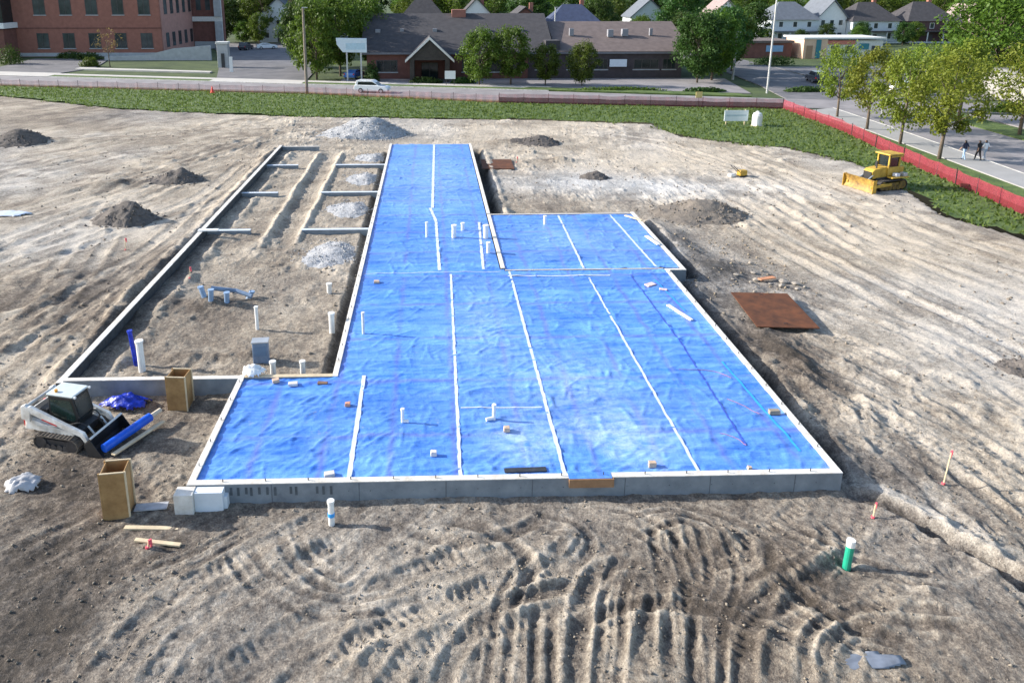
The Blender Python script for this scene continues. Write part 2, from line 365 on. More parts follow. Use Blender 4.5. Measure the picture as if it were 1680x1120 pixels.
# broad dry and moist areas of the site
def blob(x, y, rx, ry, rot=0):
    c, s = math.cos(rot), math.sin(rot); u = (GX - x) * c + (GY - y) * s; v = -(GX - x) * s + (GY - y) * c
    return np.exp(-((u / rx) ** 2 + (v / ry) ** 2))
TONE += .2 * blob(27, 38, 9, 22) + .18 * blob(20, 62, 18, 14) + .22 * blob(-20, 50, 7, 14, -.4) + .14 * blob(-25, 80, 25, 9) + .18 * blob(10, 76, 14, 6)
TONE -= .06 * blob(1, 15, 9, 3.2) + .08 * blob(8, 14, 5, 3) + .28 * blob(-9.5, 15.2, 2.2, 4) + .2 * blob(14, 24, 2, 8) + .22 * blob(13.5, 33, 1.6, 9) + .2 * blob(-9, 34, 5, 9) + .2 * blob(-45, 86, 16, 8) + .25 * blob(-17, 31, 3, 6) + .18 * blob(-10, 20.5, 3, 3)
TONE += .36 * ST - .3 * blob(7.4, 14.0, 1.1, .9) - .3 * blob(5.0, 15.2, .45, .7) - .2 * blob(9.2, 16.6, 1.0, .8) + .12 * blob(-4, 15.5, 4, 2.2) + .2 * blob(-15, 22, 2.4, 4)
GREY += .9 * blob(14, 54, 12, 3.5, -.12) + .6 * blob(14, 38, 3, 6) + .3 * blob(-22, 44, 6, 6)
GREY = np.clip(GREY, 0, .95)
Z += near * (.07 * np.abs(fbm(GX, GY, 1.6, 3)) + .04 * fbm(GX, GY, .5, 3, .7) + .022 * fbm(GX, GY, .17, 2, .7))
TONE += near * .22 * fbm(GX, GY, .42, 3, .7)
Z += .14 * blob(-13.5, 16, 2.5, 5) - .12 * blob(-4, 18.2, 4, 1.4)
# porch pit, trenches beside the walls, open bay of bare soil
def rect(x0, x1, y0, y1, e=.25):
    return sstep(x0 - e, x0 + e, GX) * (1 - sstep(x1 - e, x1 + e, GX)) * sstep(y0 - e, y0 + e, GY) * (1 - sstep(y1 - e, y1 + e, GY))
wob = .22 * fbm(GX, GY, 1.5, 2)
Z -= .20 * rect(-14, -6.9, 19.5, 24.7, .9)
for x0, x1, y0, y1, d in ((11.9, 12.45, 19.5, 34.8, .5), (12.9, 13.4, 35.5, 45.6, .5), (3.75, 4.4, 45.3, 67, .65), (-13.2, -12.85, 25.3, 66, -.10), (-4.0, -3.65, 25.3, 66, .2)):
    k = sstep(x0 - .25, x0 + .1, GX) * (1 - sstep(x1 - .1 + wob, x1 + .35 + wob, GX)) * sstep(y0 - .4, y0 + .4, GY) * (1 - sstep(y1 - .4, y1 + .4, GY))
    Z -= d * k; TONE -= (.6 if d > 0 else .25) * k  # shade of wall and trench is put into the soil tone
    bk = np.exp(-((GX - x1 - .6 - wob) / .3) ** 2) * sstep(y0, y0 + 1, GY) * (1 - sstep(y1 - 1, y1, GY))
    Z += .13 * bk * (1 + fbm(GX, GY, .8, 2)); TONE += .1 * bk
sp_ = np.exp(-((GX + 14.15) / .36) ** 2) * sstep(25, 27, GY) * (1 - sstep(65, 67, GY)); Z += sp_ * (.24 + .35 * fbm(GX, GY, 2.2, 4, .6))
bay = rect(-13.1, -3.7, 25.2, 66.5, .3)
Z += bay * (.07 * fbm(GX, GY, .9, 3, .6)); GREY *= 1 - .6 * bay
for xc in (-9.75, -7.75):
    k = np.exp(-((GX - xc - .12 * fbm(GX, GY, 3, 2)) / .22) ** 2) * sstep(40, 43, GY) * (1 - sstep(64, 67, GY))
    Z += .20 * k; TONE += .42 * k
Z -= .12 * rect(-9.3, -8.2, 40, 66, .3)
# wheel and track ruts
def rut(pts, w, depth, berm, tone, tread=0., btone=.12, n=10):
    global Z, TONE
    P = spline(pts, n); D = np.full(GX.shape, 1e3, np.float32); S = np.zeros(GX.shape, np.float32); s0 = 0
    rad = 3.2 * w
    for (x1, y1), (x2, y2) in zip(P[:-1], P[1:]):
        i0, i1 = np.searchsorted(XS, [min(x1, x2) - rad, max(x1, x2) + rad]); j0, j1 = np.searchsorted(YS, [min(y1, y2) - rad, max(y1, y2) + rad])
        dx, dy = x2 - x1, y2 - y1; ln = math.hypot(dx, dy)
        if i1 > i0 and j1 > j0 and ln > 1e-6:
            gx = GX[j0:j1, i0:i1]; gy = GY[j0:j1, i0:i1]
            t = np.clip(((gx - x1) * dx + (gy - y1) * dy) / ln ** 2, 0, 1); d = np.hypot(gx - x1 - t * dx, gy - y1 - t * dy)
            m = d < D[j0:j1, i0:i1]; D[j0:j1, i0:i1][m] = d[m]; S[j0:j1, i0:i1][m] = (s0 + t * ln)[m]
        s0 += ln
    m = D < rad; d = D[m] + .25 * w * fbm(GX[m], GY[m], .7, 2); s = S[m]
    end = sstep(0, .8, s) * (1 - sstep(s0 - .8, s0, s)); irr = .65 + .6 * fbm(GX[m], GY[m], 1.3, 3)
    inn = np.exp(-(np.abs(d) / w) ** 4) * end
    bm = np.exp(-((np.abs(d) - 1.5 * w) / (.45 * w)) ** 2) * end * irr
    Z[m] += -depth * inn * irr + berm * bm + tread * inn * np.clip(1.6 * np.sin(s * 2 * math.pi / .24), -1, 1) * np.clip(.5 + 2.2 * fbm(GX[m] + 20, GY[m], .9, 3), 0, 1)
    TONE[m] += tone * inn + btone * bm
def pair(pts, half, **k):
    for sg in (-1, 1):
        q = []
        for i, p in enumerate(pts):
            a = pts[max(i - 1, 0)]; b = pts[min(i + 1, len(pts) - 1)]; dx, dy = b[0] - a[0], b[1] - a[1]; l = math.hypot(dx, dy)
            q.append((p[0] - dy / l * half * sg, p[1] + dx / l * half * sg))
        rut(q, **k)
FG = [[(2.2, 12.0), (2.5, 13.9), (2.7, 15.0)], [(2.9, 12.0), (3.33, 13.9), (3.84, 15.34), (4.7, 16.0), (5.6, 16.1)], [(5.1, 11.9), (5.79, 14.5), (6.06, 15.9), (6.3, 17.7)],
      [(5.5, 11.9), (6.45, 14.2), (7.23, 15.4), (7.47, 16.7), (6.97, 17.6), (5.1, 17.2)], [(4.1, 11.9), (4.87, 13.9), (5.65, 15.3)], [(7.3, 14.6), (8.3, 15.2), (9.5, 15.6), (10.7, 16.6), (10.7, 17.6)],
      [(8.65, 15.0), (9.3, 13.7), (10.5, 13.3)], [(8.77, 16.7), (8.74, 15.2), (9.7, 13.9), (10.9, 13.2)], [(-4.0, 17.7), (-3.46, 16.4), (-2.3, 15.5), (-1.6, 16.2)],
      [(3.4, 11.8), (4.0, 13.6), (4.4, 15.0), (5.2, 16.6)], [(6.3, 11.8), (7.0, 13.4), (8.0, 14.4), (9.3, 14.9)], [(2.5, 17.8), (3.66, 17.3), (3.9, 16.8), (3.2, 16.0)], [(1.2, 12), (1.5, 13.6), (1.9, 15.2), (3.0, 16.6)]]
FG += [[(0.2, 17.9), (1.6, 17.2), (2.4, 16.2), (2.2, 15.0)], [(6.6, 18.1), (7.9, 17.6), (8.6, 16.8), (8.2, 15.8), (7.0, 15.6)], [(4.4, 17.9), (5.6, 17.4), (6.3, 16.4), (6.2, 15)], [(-1, 17.4), (.8, 16.8), (2.2, 17.2), (3.4, 18)], [(9.4, 17.9), (9.9, 16.8), (11.2, 15.6), (13, 15.0)], [(-5.2, 16.9), (-4.2, 15.6), (-2.6, 14.8), (-.6, 14.9)], [(3.0, 14.0), (4.6, 14.6), (6.6, 14.4), (8.4, 13.2)], [(8, 12.2), (8.6, 13.4), (10.2, 14.2), (12.6, 13.8)], [(-7.5, 15.8), (-6, 16.6), (-4.6, 18)], [(0, 12.2), (.6, 13.6), (1.8, 14.8), (3.9, 15.4)]]
for i, p in enumerate(FG):
    kk = dict(w=(.10, .2, .13)[i % 3], depth=(.035, .065, .045)[i % 3], berm=(.035, .06, .04)[i % 3], tone=-.16, tread=0, btone=.24)
    if i % 3 == 1: rut(p, **kk)
    else: pair(p, .2 + .04 * (i % 4), **kk)
# soil pushed up by the bucket in low curved windrows
for x, y, rx, ry, h, rot in ((6.9, 17.2, 1.9, .5, .22, -.3), (3.4, 16.9, 1.0, .45, .16, .5), (9.3, 15.9, 1.5, .5, .24, .5), (7.9, 13.3, 1.6, .7, .24, -.25), (-3.4, 16.9, 1.2, .4, .15, .3), (4.6, 13.2, .9, 1.2, .16, .2), (12.3, 14.3, 1.7, .8, .2, -.5), (-1.2, 13.4, 2.2, .7, .14, .35), (-5.4, 13.6, 1.6, .9, .16, .6), (1.0, 16.8, 1.2, .35, .12, -.2)):
    k = blob(x, y, rx, ry, rot); Z += h * k * (1 + .5 * fbm(GX, GY, .6, 3, .6)); TONE += .12 * k
# cleated belt prints of the loader
for p in ([(5.2, 11.6), (5.9, 13.4), (7.4, 15.2), (9.6, 16.6), (11.4, 17.9)], [(10.4, 12), (10.6, 14.4), (12.2, 16.6), (14.5, 19.5), (16, 24)]): pair(p, .72, w=.2, depth=.035, berm=.03, tone=.06, tread=.026)
for p in ([(-6.7, 12.6), (-5.9, 14.9), (-4.3, 16.2), (-2.5, 17.9)], [(-1.9, 12.2), (-.7, 14.0), (1.3, 14.7), (3.8, 15.5)], [(-4.5, 12.2), (-3, 13.6), (-.8, 15), (1.5, 16.2)], [(7.5, 12), (9.5, 14.5), (12.5, 16.0), (16, 16.5)]):
    pair(p, .62, w=.24, depth=.06, berm=.045, tone=.05, tread=.02)
rut([(11.9, 18.6), (12.6, 18.4), (13.24, 17.7), (13.8, 16.6), (14.5, 15.5), (14.9, 14)], .27, .42, .12, -.25, 0, .1)
rut([(12.9, 19.1), (13.6, 18.2), (14.2, 17.2), (14.9, 15.9)], .28, -.14, .0, .30, 0, .05)
for p in ([(13.6, 27.5), (16.47, 22.3), (17.5, 18.7), (17.8, 13)], [(16.2, 29), (18.3, 25.1), (19.4, 21.1), (19.6, 14)], [(17.5, 33.5), (20.9, 29.2), (21.8, 24.1), (21.5, 16)], [(14.8, 23), (15.3, 18.7), (15.1, 15.6), (15, 11)]):
    pair(p, .75, w=.26, depth=.06, berm=.05, tone=.14, tread=.02)
for p in ([(22.5, 49), (22.8, 37.4), (24.8, 28), (26, 20)], [(26.8, 58), (26.7, 42.5), (29.3, 33.8), (31, 24)], [(9, 76), (20.4, 70.8), (26.6, 52.4), (32.7, 38), (34, 28)], [(24.5, 55), (24.7, 40), (27, 30), (29, 20)], [(28, 66), (30, 52), (31, 40), (33, 30)], [(19, 56), (20, 44), (21.5, 34), (24, 24)]):
    pair(p, .95, w=.33, depth=.05, berm=.05, tone=.17, tread=.015, btone=-.1)
for p in ([(-27.4, 46.5), (-23.3, 55.7), (-16.8, 72)], [(-22.7, 37.8), (-20, 42.7), (-15.8, 50.4), (-15, 62)], [(-18.5, 26), (-16.7, 32.9), (-15, 41.5), (-15, 52)], [(-32.5, 56), (-29, 63.7), (-23, 69.2), (-12, 75)], [(-40, 69.7), (-30.4, 73.9), (-17.4, 80), (-7, 81)], [(-15.6, 21), (-15.7, 27.5), (-15.2, 33.6)], [(-27, 36), (-23, 46), (-18, 60)], [(-36, 60), (-27, 74), (-16, 78), (4, 77)], [(-17.5, 18), (-17.8, 26), (-18.5, 36), (-22, 52)]):
    pair(p, .95, w=.33, depth=.06, berm=.06, tone=.16, tread=.015, btone=-.12)
# rough low heaps scraped up on the left and along the film
for x, y, rx, ry, h, rot in ((-38, 71, 5, 1.2, .5, .1), (-24, 55, 3, .9, .3, .4), (-14.6, 36, .7, 6, .25, 0), (14.2, 27, .8, 3.5, .28, 0), (15.2, 36.5, 1.6, 1.2, .3, 0), (14.6, 40.5, .7, 3, .28, 0), (-10.2, 32.8, 2.2, .7, .22, 0), (7.5, 69.5, 2.5, .8, .35, 0), (11, 62, 2, .6, .3, 0), (-33, 52, 4, 1, .3, .3), (-8, 27.6, 3, .35, .2, 0)):
    k = blob(x, y, rx, ry, rot); Z += h * k * (1 + .6 * fbm(GX, GY, .9, 3)); TONE -= .22 * k
# under the grass and outside the fence the soil sheet drops below the turf
gin = in_poly(GX, GY, GRASS_POLY)
gd = poly_dist(GX, GY, DIRT_EDGE)
below = in_poly(GX, GY, DIRT_EDGE + [(36, -5), (-92, -5)])
fade = np.where(below, sstep(0, 1.2, gd), 0)
Z = np.where(below, Z * (.25 + .75 * fade), -.16)
Z = np.where(below & ((GX > 33) | (GX < -85) | (GY > 82) | (GY < 9)), np.maximum(Z, -.07), Z)
TONE -= (1 - sstep(18, 20, GY)) * (.06 - .10 * fbm(GX + 5, GY + 77, 2.0, 4, .6)) + .22 * blob(-9, 13.5, 2.2, 4) + .22 * blob(6.2, 15.0, .5, .5) + .2 * blob(9.3, 15.0, 1.0, .7)
TONE += .25 * np.exp(-(poly_dist(GX, GY, [(12.9, 19.0), (13.7, 18.1), (14.3, 17.1), (15.2, 15.6)]) / .35) ** 2)
TONE = np.clip(TONE, 0.02, .98)
inside = np.zeros(GX.shape, bool)
for x0, x1, y0, y1 in RECTS: inside |= (GX > x0 + .15) & (GX < x1 - .15) & (GY > y0 + .15) & (GY < y1 - .15)
Z = np.where(inside, np.minimum(Z, .1), Z)
def grid_faces(ny, nx, keep=None):
    i = np.arange(ny * nx).reshape(ny, nx); q = np.stack([i[:-1, :-1], i[:-1, 1:], i[1:, 1:], i[1:, :-1]], -1)
    return q[keep] if keep is not None else q.reshape(-1, 4)
keep = ~(inside[:-1, :-1] & inside[1:, 1:])
keep &= (below[:-1, :-1] | below[1:, 1:])
ter = np_mesh('dirt_ground', np.stack([GX, GY, Z], -1).reshape(-1, 3), grid_faces(len(YS), len(XS), keep), DIRT, attrs={'tone': TONE.ravel(), 'grey': GREY.ravel()})
tag(ter, 'rutted bare soil of the building site', 'ground', kind='structure')
def zat(x, y):
    i = min(max(np.searchsorted(XS, x) - 1, 0), len(XS) - 2); j = min(max(np.searchsorted(YS, y) - 1, 0), len(YS) - 2)
    return float(Z[j:j + 2, i:i + 2].mean())

def struct(name, mb, m, label=None, cat=None, **k):
    o = mb.build(name, m, **k); tag(o, label, cat, kind='structure'); return o
# the land beyond the site, one sheet to the horizon
b = MB(); X = [-4000, -86, 36, 4000]; Y = [-2000, 6, 84, 5000]
for j in range(3):
    for i in range(3):
        if i == 1 and j == 1: continue
        b.add([(X[i], Y[j], -.12), (X[i + 1], Y[j], -.12), (X[i + 1], Y[j + 1], -.12), (X[i], Y[j + 1], -.12)], [(0, 1, 2, 3)])
LAWN = mat('lawn', (.035, .065, .016), .95, .25, .25, .05, 4, c2=(.075, .105, .028))
struct('ground', b, LAWN, 'wide green land beyond the site', 'ground')
def off(line, d):
    out = []
    for i, p in enumerate(line):
        a = line[max(i - 1, 0)]; c = line[min(i + 1, len(line) - 1)]; dx, dy = c[0] - a[0], c[1] - a[1]; l = math.hypot(dx, dy); out.append((p[0] - dy / l * d, p[1] + dx / l * d))
    return out
def strip(name, l0, l1, z0, z1, m, label, cat):
    return struct(name, MB().slab(l0 + l1[::-1], z0, z1), m, label, cat)
NEAR = [(-130, 131.6), (-92, 122.6), (-64, 115.8), (-17, 105.6), (8.9, 96.9), (44.5, 90.6), (49.3, 89.6)]
FAR = [(-130, 141.5), (-100, 134.8), (-71.7, 128.2), (-19, 114.8), (17, 106.3), (47.5, 98.0)]
strip('street', NEAR + [(58.6, 87.6), (140, 70)], FAR + [(60, 95.6), (140, 80)], -.14, 0., ASPH_L, 'grey street running behind the red site fence', 'street')
S2a = [(43.0, 14), (45.4, 40), (47.4, 61), (48.6, 76), (49.3, 89.4)]; S2b = [(52.5, 14), (55, 40), (56.8, 61), (57.8, 76), (58.5, 87.5)]
strip('side_street', S2a, S2b, -.14, .004, ASPH_L, 'grey side street along the right of the site', 'street')
strip('side_street', [(47.5, 98.1), (50, 112), (53, 140), (56, 200)], [(60, 95.7), (62, 112), (64, 140), (66, 200)], -.14, .004, ASPH, 'side street continuing beyond the crossing', 'street')
strip('sidewalk', [(40.8, 14), (42.6, 40), (44.2, 61), (45.1, 75), (45.3, 87.5)], off(S2a, .16), -.14, .13, mat('grey_walk', (.33, .32, .31), .9, .1, .6), 'pale concrete sidewalk beside the row of street trees', 'sidewalk')
strip('kerb', off(S2a, .15), S2a, -.1, .14, CONC_TOP, 'kerb of the side street', 'kerb')
strip('grass_verge', [(37.2, 14), (37.2, 31.9)] + FENCE_SD[::-1][1:], [(40.75, 14), (42.55, 40), (44.15, 61), (45.05, 75), (45.25, 87.5)], -.14, .06, GRASS, 'grass verge between red fence and sidewalk', 'grass')
strip('grass_verge', S2b[1:], [(58.5, 40), (60.2, 61), (61.5, 76), (62.2, 86.7)], -.14, .10, GRASS, 'grass verge across the side street', 'grass')
FARi = off(FAR, .15)
strip('kerb', FAR[:-1], FARi[:-1], -.1, .14, CONC_TOP, 'kerb on the far side of the street', 'kerb')
strip('grass_strip', off(FAR, .16)[:-1], off(FAR, 2.4)[:-1], -.14, .09, GRASS, 'grass strip between street and far sidewalk', 'grass')
strip('sidewalk', off(FAR, 2.41)[:-1], off(FAR, 4.3)[:-1], -.14, .12, CONC_W, 'pale sidewalk across the street', 'sidewalk')
def lot(name, pts, z, m, label): return struct(name, MB().slab(pts, -.14, z), m, label, 'parking lot')
lot('parking_lot', [(-14, 118.2), (17, 110.8), (45, 103.4), (48, 121), (46, 121.8), (-14, 122)], .005, ASPH_L, 'grey parking lot in front of the long low building')
lot('parking_lot', [(-34.5, 123.0), (-19.5, 119.2), (-21, 150), (-26, 200), (-60, 206), (-46, 170)], .006, ASPH, 'dark asphalt driveway beside the brick building')
lot('apron', [(-19.5, 114.9), (-19.5, 119.1), (-34.5, 122.9), (-34.5, 118.9)], .125, CONC_W, 'pale concrete driveway apron')
lot('apron', [(-63, 125.9), (-63, 131.0), (-80, 135.2), (-80, 130.0)], .125, CONC_W, 'pale apron of the brick building driveway')
lot('driveway', [(-79, 135.1), (-64, 131.3), (-61.5, 141), (-66, 158), (-82, 160)], .006, ASPH, 'curved dark driveway before the brick building')
lot('parking_lot', [(62.6, 60), (140, 50), (140, 68), (62.7, 85)], .0, ASPH_L, 'grey parking lot behind the street trees')
lot('parking_lot', [(62.5, 98), (140, 84), (140, 140), (64.2, 139)], .0, ASPH, 'asphalt lot by the small shops')
lot('walkway', [(-64, 138.2), (-38, 131.6), (-38, 133.4), (-64, 140.6)], .13, CONC_W, 'light concrete walk before the brick building')

# turf inside the fence: sheet and blades
gx = np.arange(-92, 44, .45); gy = np.arange(30, 122, .45); QX, QY = np.meshgrid(gx, gy)
gm = in_poly(QX + .8 * fbm(QX, QY, 2.5, 3), QY + .9 * fbm(QX + 50, QY, 2.5, 3), GRASS_POLY) | (in_poly(QX, QY, GRASS_POLY) & (poly_dist(QX, QY, FENCE_ST + FENCE_SD[1:]) < 1.5))
gz = .045 + .06 * np.abs(fbm(QX, QY, 1.2, 3)) - .03 * (~gm)
k = gm[:-1, :-1] & gm[1:, 1:] & gm[:-1, 1:] & gm[1:, :-1]
tag(np_mesh('grass_turf', np.stack([QX, QY, gz], -1).reshape(-1, 3), grid_faces(len(gy), len(gx), k), GRASS), 'green turf inside the site fence', 'grass', kind='structure')
def blades(name, n, poly, bbox, h, ragged, label):
    x = rng.uniform(bbox[0], bbox[1], n); y = rng.uniform(bbox[2], bbox[3], n)
    jx = x + ragged * fbm(x, y, 2.5, 3); jy = y + ragged * fbm(x + 50, y, 2.5, 3)
    m = in_poly(jx, jy, poly); x = x[m]; y = y[m]; n = len(x); a = rng.uniform(0, 2 * math.pi, n); hh = h * rng.uniform(.5, 1.5, n); w = hh * rng.uniform(.35, .7, n)
    lx = rng.normal(0, .5, n) * hh; ly = rng.normal(0, .5, n) * hh
    V = np.stack([np.stack([x - np.cos(a) * w, y - np.sin(a) * w, np.full(n, .02)], -1), np.stack([x + np.cos(a) * w, y + np.sin(a) * w, np.full(n, .02)], -1), np.stack([x + lx, y + ly, hh + .06], -1)], 1)
    tag(np_mesh(name, V.reshape(-1, 3), np.arange(3 * n).reshape(-1, 3), GRASSB, smooth=False), label, 'grass', kind='stuff')
blades('grass_blades', 150000, GRASS_POLY, (-92, 43.5, 30, 121.5), .17, 1.7, 'tufted grass growing inside the fence')

# ------------------------------------------------------------------ concrete foundation, film and tape
fo = empty('concrete_foundation', (0, 0, 0), 0, 'L shaped concrete foundation walls around the blue film', 'foundation')
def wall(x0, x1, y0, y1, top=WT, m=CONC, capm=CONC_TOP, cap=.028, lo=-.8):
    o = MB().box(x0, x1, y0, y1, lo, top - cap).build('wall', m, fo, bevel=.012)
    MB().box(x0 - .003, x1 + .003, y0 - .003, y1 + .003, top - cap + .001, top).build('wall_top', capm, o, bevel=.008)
    return o
t = .20
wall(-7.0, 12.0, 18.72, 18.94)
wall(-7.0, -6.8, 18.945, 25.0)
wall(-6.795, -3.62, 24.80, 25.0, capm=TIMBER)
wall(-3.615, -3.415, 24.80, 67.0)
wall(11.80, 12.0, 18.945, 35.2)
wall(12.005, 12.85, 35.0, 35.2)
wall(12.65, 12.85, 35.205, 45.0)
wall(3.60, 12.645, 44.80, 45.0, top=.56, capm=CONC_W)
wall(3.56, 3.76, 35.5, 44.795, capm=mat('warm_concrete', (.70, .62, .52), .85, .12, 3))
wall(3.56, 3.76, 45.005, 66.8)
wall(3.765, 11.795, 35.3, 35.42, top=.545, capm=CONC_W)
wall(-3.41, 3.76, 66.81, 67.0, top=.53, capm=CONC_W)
wall(-13.55, -13.3, 24.75, 66.9, top=.52, m=mat('black_wall', (.045, .048, .055), .7, .4, 3, .02, 8))  # near-black wall body under a pale top
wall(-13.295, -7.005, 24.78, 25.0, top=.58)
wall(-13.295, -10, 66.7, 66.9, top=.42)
for y in (43.05, 51.5, 60.0):
    for x0, x1 in ((-13.295, -10.75), (-7.7, -3.62)):
        o = MB().box(x0, x1, y - .16, y + .16, -.8, .27).build('grade_beam', CONC, fo, bevel=.01)
        MB().box(x0 + .004, x1 - .004, y - .157, y + .157, .271, .29).build('wall_top', mat('concrete_pale_blue', (.55, .60, .66), .8, .12, 3), o)
# corner block with a pale insulation board, dowel slots in the front wall
MB().box(-7.25, -6.72, 18.30, 18.715, -.8, .56).build('corner_block', CONC_TOP, fo, bevel=.015)
MB().box(-6.715, -5.92, 18.42, 18.712, -.8, .54).build('insulation_board', mat('pale_board', (.72, .76, .80), .7, .06, 3), fo, bevel=.01)
MB().box(-5.915, -5.82, 18.5, 18.712, -.8, .34).build('insulation_board', MATS['pale_board'], fo)
for i, x in enumerate((-5.75, -5.55, -5.32, -5.18, -4.95, -4.72, -4.5, -4.05, -3.9, -3.3, -3.12, -2.9)):
    MB().box(x - .035, x + .035, 18.708, 18.716, .2 + .1 * R.random(), .48).build('form_tie', mat('tie_dark', (.085, .10, .115), .9, .3, 4), fo)  # dark slot marks on the front wall face
MB().box(3.95, 5.25, 18.62, 18.717, .33, .60).build('timber_patch', mat('patch_wood', (.30, .17, .09), .8, .2, 3), fo)
MB().box(3.95, 5.2, 18.66, 18.95, .605, .612).build('film_flap', FILM, fo)

JOINT = mat('joint_dark', (.11, .125, .145), .9, .2, 4)  # dark tone of the form joints and tie holes
for x in (-4.6, -2.1, .4, 2.9, 5.6, 8.1, 10.6): MB().box(x - .012, x + .012, 18.7165, 18.7195, -.3, .56).build('form_joint', JOINT, fo)
for x in np.arange(-2.4, 11.8, .62):
    MB().tube([(x, 18.716, .30 + R.uniform(-.01, .01)), (x, 18.7198, .30)], .018, 8).build('tie_hole', JOINT, fo)
for i, (x, y) in enumerate([(11.9, y) for y in np.arange(20, 35, 1.22)] + [(-6.9, y) for y in np.arange(19.6, 24.6, 1.22)] + [(x, 18.83) for x in np.arange(-6, 11.6, 1.22)] + [(-3.515, y) for y in np.arange(26, 50, 1.22)]):
    MB().tube([(x, y, WT - .01), (x + R.uniform(-.01, .01), y, WT + .09)], .014, 6).build('anchor_bolt', DARKM, fo)
fx = np.arange(-6.95, 12.8, .055); fy = np.concatenate([np.arange(18.8, 36, .055), np.arange(36, 46, .08), np.arange(46, 67.1, .12)])
AX, AY = np.meshgrid(fx, fy)
rid = lambda v: 1 - np.abs(v) * 2
fz = .515 + .035 * np.maximum(0, rid(fbm(AX * .42, AY * 2.0, 1.6, 3)) - .7) * 3 * (.5 + vnoise(AX / 2, AY / 2)) + .02 * fbm(AX, AY, 1.5, 3) + .025 * np.maximum(0, rid(fbm(AX * 1.5 + .5 * AY, AY * .7, 1.3, 3)) - .75) * 3 * vnoise(AX / 2.5 + 9, AY / 2.5) + .006 * fbm(AX * .5, AY * 2, .35, 2)
fr_ = np.random.default_rng(77)
def fold(x, y, ang, ln, w, h):
    dx, dy = math.cos(ang), math.sin(ang); r = ln / 2 + .2
    i0, i1 = np.searchsorted(fx, [x - r, x + r]); j0, j1 = np.searchsorted(fy, [y - r, y + r])
    if i1 <= i0 or j1 <= j0: return
    gx = AX[j0:j1, i0:i1] - x; gy = AY[j0:j1, i0:i1] - y; u = gx * dx + gy * dy; v = -gx * dy + gy * dx; v = v - .12 * np.sin(u * 2.2 / max(ln, .5) + x * 7) * ln * .3
    fz[j0:j1, i0:i1] += h * np.exp(-(v / w) ** 2) * np.clip(1 - (2 * u / ln) ** 2, 0, 1)
for k_ in range(4800):
    y_ = 18.9 + 48 * fr_.random() ** 1.25; x_ = fr_.uniform(-6.9, 12.6); q_ = fr_.random()
    a_ = fr_.normal(0, .2) if q_ < .62 else (fr_.normal(.85, .3) if q_ < .85 else fr_.normal(1.57, .25))
    if x_ < -1 and y_ < 25 and q_ < .8: a_ = fr_.normal(.75, .3)
    fold(x_, y_, a_, fr_.uniform(.3, 1.6), fr_.uniform(.045, .08), fr_.uniform(.006, .028))
fz -= .02 * np.exp(-((AY - 19.1) / .2) ** 2)
mk = np.zeros(AX.shape, bool)
for x0, x1, y0, y1 in RECTS: mk |= (AX > x0 - .06) & (AX < x1 + .06) & (AY > y0 - .06) & (AY < y1 + .06)
mk &= ~((AX > 3.55) & (AX < 3.77) & (AY > 35.5)) & ~((AX > 3.77) & (AY > 35.29) & (AY < 35.43))
k = mk[:-1, :-1] & mk[1:, 1:] & mk[:-1, 1:] & mk[1:, :-1]
fblob = lambda x, y, rx, ry: np.exp(-((AX - x) / rx) ** 2 - ((AY - y) / ry) ** 2)
film = np_mesh('vapor_barrier', np.stack([AX, AY, fz], -1).reshape(-1, 3), grid_faces(len(fy), len(fx), k), FILM, attrs={'pale_patch': np.clip(.75 * fblob(2.9, 20.7, 1.1, 1.3) + .8 * fblob(6.0, 20.7, 1.5, 1.4) + .45 * fblob(5.2, 24, 2.2, 2.5) + .4 * fblob(2.4, 29, 1.6, 4) + .35 * fblob(0, 55, 3.5, 9) + .3 * fblob(8, 40, 4, 3) - .9 * fblob(4.6, 19.5, .7, .8), 0, .85).ravel()})
tag(film, 'bright blue wrinkled plastic film spread inside the concrete walls', 'plastic film')
TAPE = mat('white_tape', (.62, .68, .74), .45, .1, 4)
def zf(x, y):
    i = min(max(np.searchsorted(fx, x) - 1, 0), len(fx) - 2); j = min(max(np.searchsorted(fy, y) - 1, 0), len(fy) - 2); return float(fz[j:j + 2, i:i + 2].max())
def tape(pts, w, m=TAPE, name='tape_strip'):
    V = []; Fc = []; n = 0; P = []
    for (x1, y1), (x2, y2) in zip(pts[:-1], pts[1:]):
        l = math.hypot(x2 - x1, y2 - y1); kk = max(2, int(l / .22)); P += [(x1 + (x2 - x1) * i / kk, y1 + (y2 - y1) * i / kk) for i in range(kk)]
    P.append(pts[-1]); b = MB()
    for i, p in enumerate(P):
        a = P[max(i - 1, 0)]; c = P[min(i + 1, len(P) - 1)]; dx, dy = c[0] - a[0], c[1] - a[1]; l = math.hypot(dx, dy); ww = w * (.85 + .3 * R.random()) / 2; jx = R.uniform(-.012, .012)
        z = zf(p[0], p[1]) + .012
        V += [(p[0] - dy / l * ww + jx, p[1] + dx / l * ww, z), (p[0] + dy / l * ww + jx, p[1] - dx / l * ww, z)]
    b.add(V, [(2 * i, 2 * i + 1, 2 * i + 3, 2 * i + 2) for i in range(len(P) - 1)]); return b.build(name, m, film)
